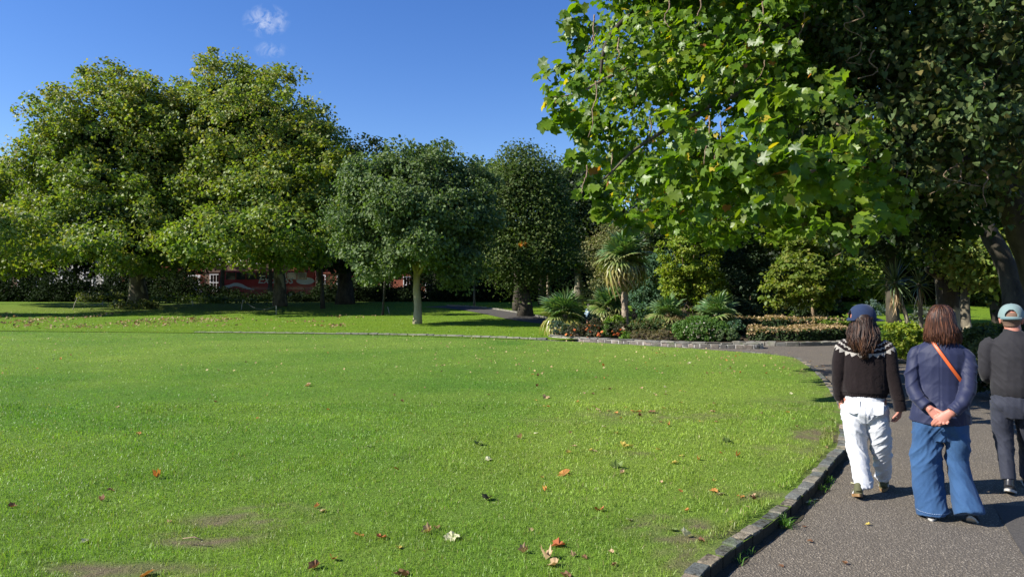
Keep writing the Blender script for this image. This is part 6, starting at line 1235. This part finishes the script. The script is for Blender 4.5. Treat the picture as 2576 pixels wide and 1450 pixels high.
hb0 = solid('hair', [('t', [(hc[0], .0, 1.53), (hc[0], -.005, 1.48), (hc[0], -.02, 1.40), (-.012, -.085, 1.32), (-.012, -.115, 1.25)], [(.076, .088), (.084, .098), (.088, .088), (.085, .04), (.045, .022)])], .008, M['hair'], w1, 3)
c_h = hb0.data.color_attributes.new('col', 'FLOAT_COLOR', 'POINT'); c_h.data.foreach_set('color', np.tile([.022, .013, .009, 1], len(hb0.data.vertices)).astype(np.float32))
strands('hair_strands', w1, hr_w1(), .0038, .002, M['hair'], [(.026, .012, .007), (.042, .020, .011), (.075, .037, .019), (.015, .008, .005)], 4)['kind'] = 'stuff'

# ------------------------------------------------------------------ woman in the navy blazer
w2 = person(2360, 5.45, 'brown-haired woman in navy blazer and wide blue jeans, hands clasped behind her back')
hc2 = (.018, .02, 1.505)
lw, rw = (-.045, -.182, .835), (.075, -.202, .815)
body = [('t', [(.01, .0, .74), (.01, 0, 1.0), (.01, 0, 1.2), (.01, 0, 1.30)], [(.13, .09), (.12, .085), (.15, .085), (.12, .065)]), ('t', [(.01, .0, 1.25), (.012, .0, 1.36), (.015, .015, 1.46)], [.058, .05, .05]),
        ('t', [(-.13, -.01, 1.24), (-.158, -.068, 1.02), (-.115, -.14, .90), lw], [.034, .03, .028, .026]), ('t', [(.16, -.01, 1.24), (.182, -.088, 1.01), (.14, -.16, .90), rw], [.034, .03, .028, .026]),
        ('t', [(-.08, 0, .80), (-.09, 0, .45), (-.05, -.04, .08)], [.085, .05, .035]), ('t', [(.1, 0, .80), (.13, .0, .45), (.17, -.05, .1)], [.085, .05, .035])]
body += head_parts(hc2, 0) + hand(lw, (.62, -.15, -.62), (.1, -1, .1), .98, (12, 30, 30), -1, 4, 30, 10) + hand((.062, -.208, .822), (-.62, -.12, -.60), (0, .9, -.25), 1.0, (16, 30, 30), -1, 7, 78, 10)
solid('body', body, .0045, M['skin2'], w2, 2, .35); eyes(w2, hc2, 0)
M['navy'] = cloth('navy_twill', (.013, .017, .050), .62, 700, .15, .10, 4, .08, .3)
def bd(p, no):
    arm = (np.abs(p[:, 0] - .015) > .15) | (p[:, 1] < -.125)
    a = np.where(arm, 1.0, .42); q = p.copy(); q[:, 2] += .9 * np.abs(p[:, 0]); ver = np.exp(-((p[:, 2] - 1.1) / .15) ** 2)
    seam = -.0022 * (np.abs(p[:, 0] - .012) < .004) * (p[:, 1] < -.05) * (p[:, 1] > -.16)
    return a * (.0055 * ridge(q, (5, 5, 9), 21) + .0035 * ridge(q, (10, 10, 20), 22)) + .005 * (1 - a) * noise(p * np.array([16, 4, 2.5]), 1, 5) + seam
bparts = [('t', [(.01, 0, .735), (.01, -.005, .80), (.01, 0, .90), (.012, .0, 1.02), (.015, 0, 1.16), (.018, -.002, 1.26), (.018, .0, 1.315), (.016, .004, 1.355)], [(.214, .155), (.205, .15), (.18, .125), (.168, .112), (.178, .12), (.180, .105), (.135, .082), (.065, .06)]),
    ('t', [(-.11, 0, 1.268), (-.152, -.008, 1.225), (-.172, -.04, 1.10), (-.168, -.07, .985), (-.125, -.13, .90), (-.072, -.168, .858)], [.050, .054, .053, .053, .048, (.046, .040)]), ('t', [(.14, 0, 1.268), (.187, -.008, 1.225), (.196, -.05, 1.10), (.186, -.088, .99), (.15, -.148, .905), (.088, -.195, .838)], [.050, .054, .054, .053, .048, (.046, .040)]),
    ('t', [(-.158, -.005, 1.262), (-.07, 0, 1.318)], [.030, .03]), ('t', [(.193, -.005, 1.262), (.10, 0, 1.318)], [.030, .03])]
solid('blazer', bparts, .006, M['navy'], w2, 3, None, bd)
def denim():
    t = NT('blue_denim'); f = t.noise(4, 4, .6); c = t.mix(t.ramp(f, [(.35, (0, 0, 0)), (.7, (1, 1, 1))]), (.013, .045, .115, 1), (.028, .078, .175, 1))
    m_ = t.n('ShaderNodeMapping', {'Vector': t.coord(), 'Scale': (420, 420, 60)}).outputs[0]; g = t.noise(1, 3, .7, m_); c = t.mix(t.math('MULTIPLY', g, .5), c, (.055, .11, .21, 1))
    t.bsdf(c, .85, .2, t.bump(t.math('ADD', g, t.noise(90, 3)), .3, .002), 0, .05); return t.m
M['denim'] = denim(); M['stitch'] = plain('pale_stitching', (.30, .38, .5), .8, .2, .1, 50)
def wd(p, no):
    q = p.copy(); q[:, 2] += np.where(p[:, 0] < .045, -1, 1) * p[:, 0] * 1.3; k = np.clip(.5 + np.exp(-((p[:, 2] - .55) / .2) ** 2) + .5 * np.exp(-((p[:, 2] - .12) / .1) ** 2), 0, 1.3)
    return k * (.009 * ridge(q, (3.2, 3.2, 4.5), 31) + .0045 * ridge(q, (7, 7, 11), 32) + .002 * ridge(q, (15, 15, 22), 33)) + .012 * noise(p * np.array([14, 14, 1.6]), 1, 7) * np.clip(.5 - p[:, 2], 0, .5) * 1.6
solid('jeans', [('t', [(.01, .0, .60), (.01, -.01, .70), (.01, -.005, .78), (.01, 0, .84)], [(.165, .105), (.182, .13), (.172, .125), (.155, .115)]), ('e', (-.07, -.05, .70), (.088, .08, .09)), ('e', (.10, -.05, .70), (.088, .08, .09)),
    ('t', [(-.085, 0, .74), (-.083, -.005, .58), (-.078, .0, .42), (-.070, -.02, .24), (-.050, -.045, .10), (-.038, -.05, .028)], [(.098, .12), (.104, .118), (.108, .115), (.110, .118), (.108, .125), (.108, .13)]), ('t', [(.11, 0, .74), (.125, .0, .60), (.125, .02, .45), (.145, -.01, .30), (.172, -.06, .15), (.190, -.09, .07)], [(.095, .12), (.084, .11), (.076, .095), (.080, .095), (.094, .115), (.098, .12)])], .0065, M['denim'], w2, 4, None, wd)
mb = MB()
for k in range(60):
    a = 2 * math.pi * k / 60; mb.box((-.040 + math.cos(a) * .113, -.05 + math.sin(a) * .135, .062), (.006, .004, .0025), a + math.pi / 2)
tag(mb.build('hem_stitching', M['stitch'], w2), kind='stuff')
M['blackshoe'] = plain('black_leather', (.018, .018, .02), .35, .5, .1, 20); M['paleblack'] = plain('pale_sole', (.42, .40, .36), .7, .3, .1, 20)
shoe('shoe', w2, (-.045, -.150, .003), 3, 0, M['blackshoe'], M['paleblack'], .24, .04, None, .05, .014); shoe('shoe', w2, (.20, -.12, .05), -8, -30, M['blackshoe'], M['paleblack'], .24, .04, None, .05, .014)
M['orange'] = plain('orange_leather', (.50, .09, .02), .45, .45, .06, 20)
def spt(x, z):     # point on the blazer's back
    hw = np.interp(z, [.9, 1.02, 1.16, 1.26, 1.315, 1.355], [.175, .166, .178, .178, .12, .065]); hd = np.interp(z, [.9, 1.02, 1.16, 1.26, 1.315, 1.355], [.125, .112, .12, .105, .082, .06]); k = max(0, 1 - ((x - .015) / hw) ** 2)
    return Vector((x, -hd * math.sqrt(k) - .011, z))
sp_ = [spt(x, z) for x, z in zip(np.linspace(-.038, .165, 14), np.linspace(1.345, 1.03, 14))]
mb = MB(); mb.tube([Vector((-.05, .02, 1.375)), Vector((-.046, -.045, 1.365))] + sp_ + [Vector((.185, -.05, 1.0)), Vector((.19, .03, .97))], [(.0125, .0022)] * 18, 8, side=(1, 0, .65)); o = mb.build('shoulder_strap', M['orange'], w2, True); o['label'] = 'thin orange leather strap crossing the back'
def hr_w2():
    rn = np.random.default_rng(8); out = []
    for k in range(1300):
        ang = R(rn.uniform(-205, 25)); part = (hc2[0] + rn.normal() * .012, hc2[1] + rn.uniform(-.05, .06)); r1 = rn.uniform(.93, 1.04); pts = []; L = rn.uniform(.9, 1.03); back = max(0, -math.sin(ang)); zb_ = 1.342 + .016 * rn.normal() + (1 - L) * .45 + .012 * abs(math.cos(ang))
        ph_ = ang * 2 + rn.normal() * .4
        for i in range(10):
            t_ = i / 9
            if t_ < .45: u_ = t_ / .45 * R(88); cx = math.sin(u_) * r1; x = part[0] * (1 - cx) + (hc2[0] + math.cos(ang) * .092 * cx) if cx < 1 else 0; x = part[0] * (1 - cx) + (hc2[0] + math.cos(ang) * .094) * cx; y = part[1] * (1 - cx) + (hc2[1] - .01 + math.sin(ang) * .112) * cx; z = hc2[2] + .005 + .112 * math.cos(u_) * r1
            else:
                v_ = (t_ - .45) / .55; fl = 1 + .26 * v_ + rn.uniform(-.0, .10) * v_ ** 2; x = hc2[0] + math.cos(ang) * .094 * r1 * fl + .012 * v_; y = hc2[1] - .01 + math.sin(ang) * .112 * r1 * (1 + .05 * v_); z = hc2[2] + .005 + (zb_ - hc2[2]) * v_
            pts.append(Vector((x + .004 * math.sin(ph_ + t_ * 6), y + .003 * math.cos(ph_ + t_ * 5), z)))
        out.append(pts)
    return out
hb2 = solid('hair', [('e', (hc2[0], hc2[1] - .012, hc2[2] + .012), (.086, .102, .096)), ('t', [(hc2[0], -.02, 1.51), (hc2[0], -.03, 1.43), (hc2[0] + .006, -.03, 1.36)], [(.086, .075), (.098, .07), (.100, .066)])], .008, M['hair'], w2, 3)
c_h = hb2.data.color_attributes.new('col', 'FLOAT_COLOR', 'POINT'); c_h.data.foreach_set('color', np.tile([.04, .018, .012, 1], len(hb2.data.vertices)).astype(np.float32))
strands('hair_strands', w2, hr_w2(), .004, .0018, M['hair'], [(.03, .013, .009), (.05, .02, .012), (.085, .034, .018), (.12, .055, .03), (.022, .011, .008), (.04, .017, .012)], 9)['kind'] = 'stuff'

# ------------------------------------------------------------------ man in the grey-green cap
m1 = person(2548, 6.1, 'man in charcoal zip top, dark trousers and grey-green cap, at the right edge')
hc3 = (-.012, .02, 1.49)
body = [('t', [(0, .0, .78), (0, 0, 1.0), (0, 0, 1.2), (0, 0, 1.33)], [(.12, .09), (.12, .09), (.13, .09), (.09, .06)]), ('t', [(0, .0, 1.26), (0, .0, 1.38), (-.008, .015, 1.45)], [.065, .060, .06]),
        ('t', [(-.15, 0, 1.24), (-.19, 0, 1.02), (-.12, .22, .95)], [.04, .035, .028]), ('t', [(.15, 0, 1.24), (.20, 0, 1.02), (.12, .22, .95)], [.04, .035, .028]),
        ('t', [(-.08, 0, .80), (-.07, 0, .47), (-.03, -.08, .1)], [.065, .05, .036]), ('t', [(.08, 0, .80), (.10, .13, .48), (.10, .32, .1)], [.065, .05, .036])]
body += head_parts(hc3, 0, 1.02) + hand((-.12, .22, .95), (.8, .6, .1), (0, 0, -1), 1.05, (25, 35, 30), 1) + hand((.12, .22, .95), (-.8, .6, .1), (0, 0, -1), 1.05, (25, 35, 30), -1)
solid('body', body, .005, M['skin2'], m1, 3, .35); eyes(m1, hc3, 0)
M['charcoal'] = cloth('charcoal_jersey', (.020, .019, .022), .8, 500, .15, .12, 5, .08); M['trouser'] = cloth('dark_trouser_twill', (.027, .030, .044), .75, 600, .15, .12, 5, .08)
solid('zip_top', [('t', [(0, 0, .84), (0, -.005, .90), (0, 0, 1.02), (0, 0, 1.18), (0, 0, 1.28), (0, .004, 1.345), (0, .006, 1.385)], [(.158, .125), (.165, .135), (.168, .135), (.185, .13), (.178, .112), (.10, .085), (.070, .068)]), ('t', [(-.005, .012, 1.34), (-.006, .014, 1.405)], [(.068, .070), (.066, .068)]),
    ('t', [(-.13, 0, 1.285), (-.178, -.005, 1.24), (-.195, -.015, 1.10), (-.19, .0, 1.0), (-.165, .10, .965), (-.13, .20, .955)], [.066, .068, .060, .056, .05, .045]), ('t', [(.13, 0, 1.285), (.178, -.005, 1.24), (.205, -.01, 1.10), (.205, .0, 1.0), (.165, .10, .965), (.13, .20, .955)], [.066, .068, .060, .056, .05, .045])], .0065, M['charcoal'], m1, 4, None, folds(.009, (5, 5, 10), (.9, 0), 41, .1, lambda p: np.clip(1.3 - np.abs(p[:, 2] - 1.0) * 2, .35, 1)))
solid('trousers', [('t', [(0, 0, .66), (0, -.01, .76), (0, 0, .88)], [(.155, .11), (.165, .128), (.15, .115)]), ('e', (-.075, -.05, .75), (.08, .075, .085)), ('e', (.08, -.05, .75), (.08, .075, .085)),
    ('t', [(-.088, 0, .78), (-.085, -.005, .62), (-.068, .0, .46), (-.050, -.05, .28), (-.035, -.10, .125)], [(.085, .105), (.082, .10), (.070, .085), (.060, .075), (.055, .066)]), ('t', [(.088, 0, .78), (.095, .05, .62), (.10, .14, .46), (.10, .24, .28), (.10, .32, .09)], [(.085, .105), (.082, .10), (.07, .085), (.062, .075), (.057, .068)])], .0065, M['trouser'], m1, 4, None, folds(.010, (5, 5, 12), (1.2, 0), 44, .1, lambda p: np.clip(.4 + np.exp(-((p[:, 2] - .7) / .14) ** 2) + np.exp(-((p[:, 2] - .42) / .12) ** 2), 0, 1)))
shoe('shoe', m1, (-.035, -.17, .045), -4, -17, M['blackshoe'], M['paleblack'], .27, .045, None, .06, .02); shoe('shoe', m1, (.10, .27, .003), 0, 0, M['blackshoe'], M['paleblack'], .27, .045, None, .06, .02)
for q in ([(-.03, -.12, .09), (-.033, -.10, .16)], [(.10, .31, .06), (.10, .32, .15)]): mb = MB(); mb.tube(q, .036, 12); mb.build('sock', M['blackshoe'], m1, True)
M['capgrey'] = cloth('grey_green_cotton', (.17, .24, .235), .85, 400, .25, .08, 12, .1); M['capstrap'] = cloth('teal_strap', (.10, .17, .18), .8, 300, .2)
cap(m1, (hc3[0], hc3[1] - .004, hc3[2] + .022), 0, M['capgrey'], 1.03, True, ht=.104, strap=M['capstrap'])
hb3 = solid('hair', [('e', (hc3[0], hc3[1] - .016, hc3[2] + .012), (.079, .097, .086)), ('t', [(hc3[0], -.005, hc3[2] - .01), (hc3[0], -.006, hc3[2] - .065)], [(.070, .078), (.055, .062)])], .006, plain('short_grey_brown_hair', (.16, .10, .07), .8, .2, .3, 120, .6, 300), m1, 2)
# ------------------------------------------------------------------ far small figure
fb = P(1481, 790, 31); f1 = empty('person', (fb.x, 31, .1), 0, label='tiny figure with long dark hair and pale blue top, half hidden behind the roses', cat='person')
solid('body', [('t', [(0, 0, .55), (0, 0, .9)], [(.1, .07), (.09, .06)]), ('e', (0, .01, 1.02), (.07, .08, .095)), ('t', [(-.05, 0, .6), (-.06, 0, .04)], [.06, .035]), ('t', [(.05, 0, .6), (.06, 0, .04)], [.06, .035]), ('t', [(0, 0, .85), (0, 0, .98)], [.035, .035]), ('t', [(-.11, 0, .5), (-.11, 0, .44)], [.02, .02])], .012, M['skin'], f1, 2)
solid('blue_top', [('t', [(0, 0, .48), (0, 0, .7), (0, 0, .88), (0, 0, .93)], [(.15, .11), (.125, .1), (.12, .08), (.06, .05)]), ('t', [(-.09, 0, .87), (-.14, 0, .68), (-.13, .02, .5)], [.045, .045, .04]), ('t', [(.09, 0, .87), (.14, 0, .68), (.13, .02, .5)], [.045, .045, .04])], .012, cloth('pale_blue_cotton', (.28, .42, .52)), f1, 2)
solid('hair', [('e', (0, -.01, 1.04), (.08, .09, .095)), ('t', [(0, -.04, 1.02), (0, -.07, .92), (0, -.09, .8)], [(.07, .05), (.06, .035), (.03, .02)])], .012, plain('dark_hair', (.02, .014, .01), .5, .4), f1, 2)
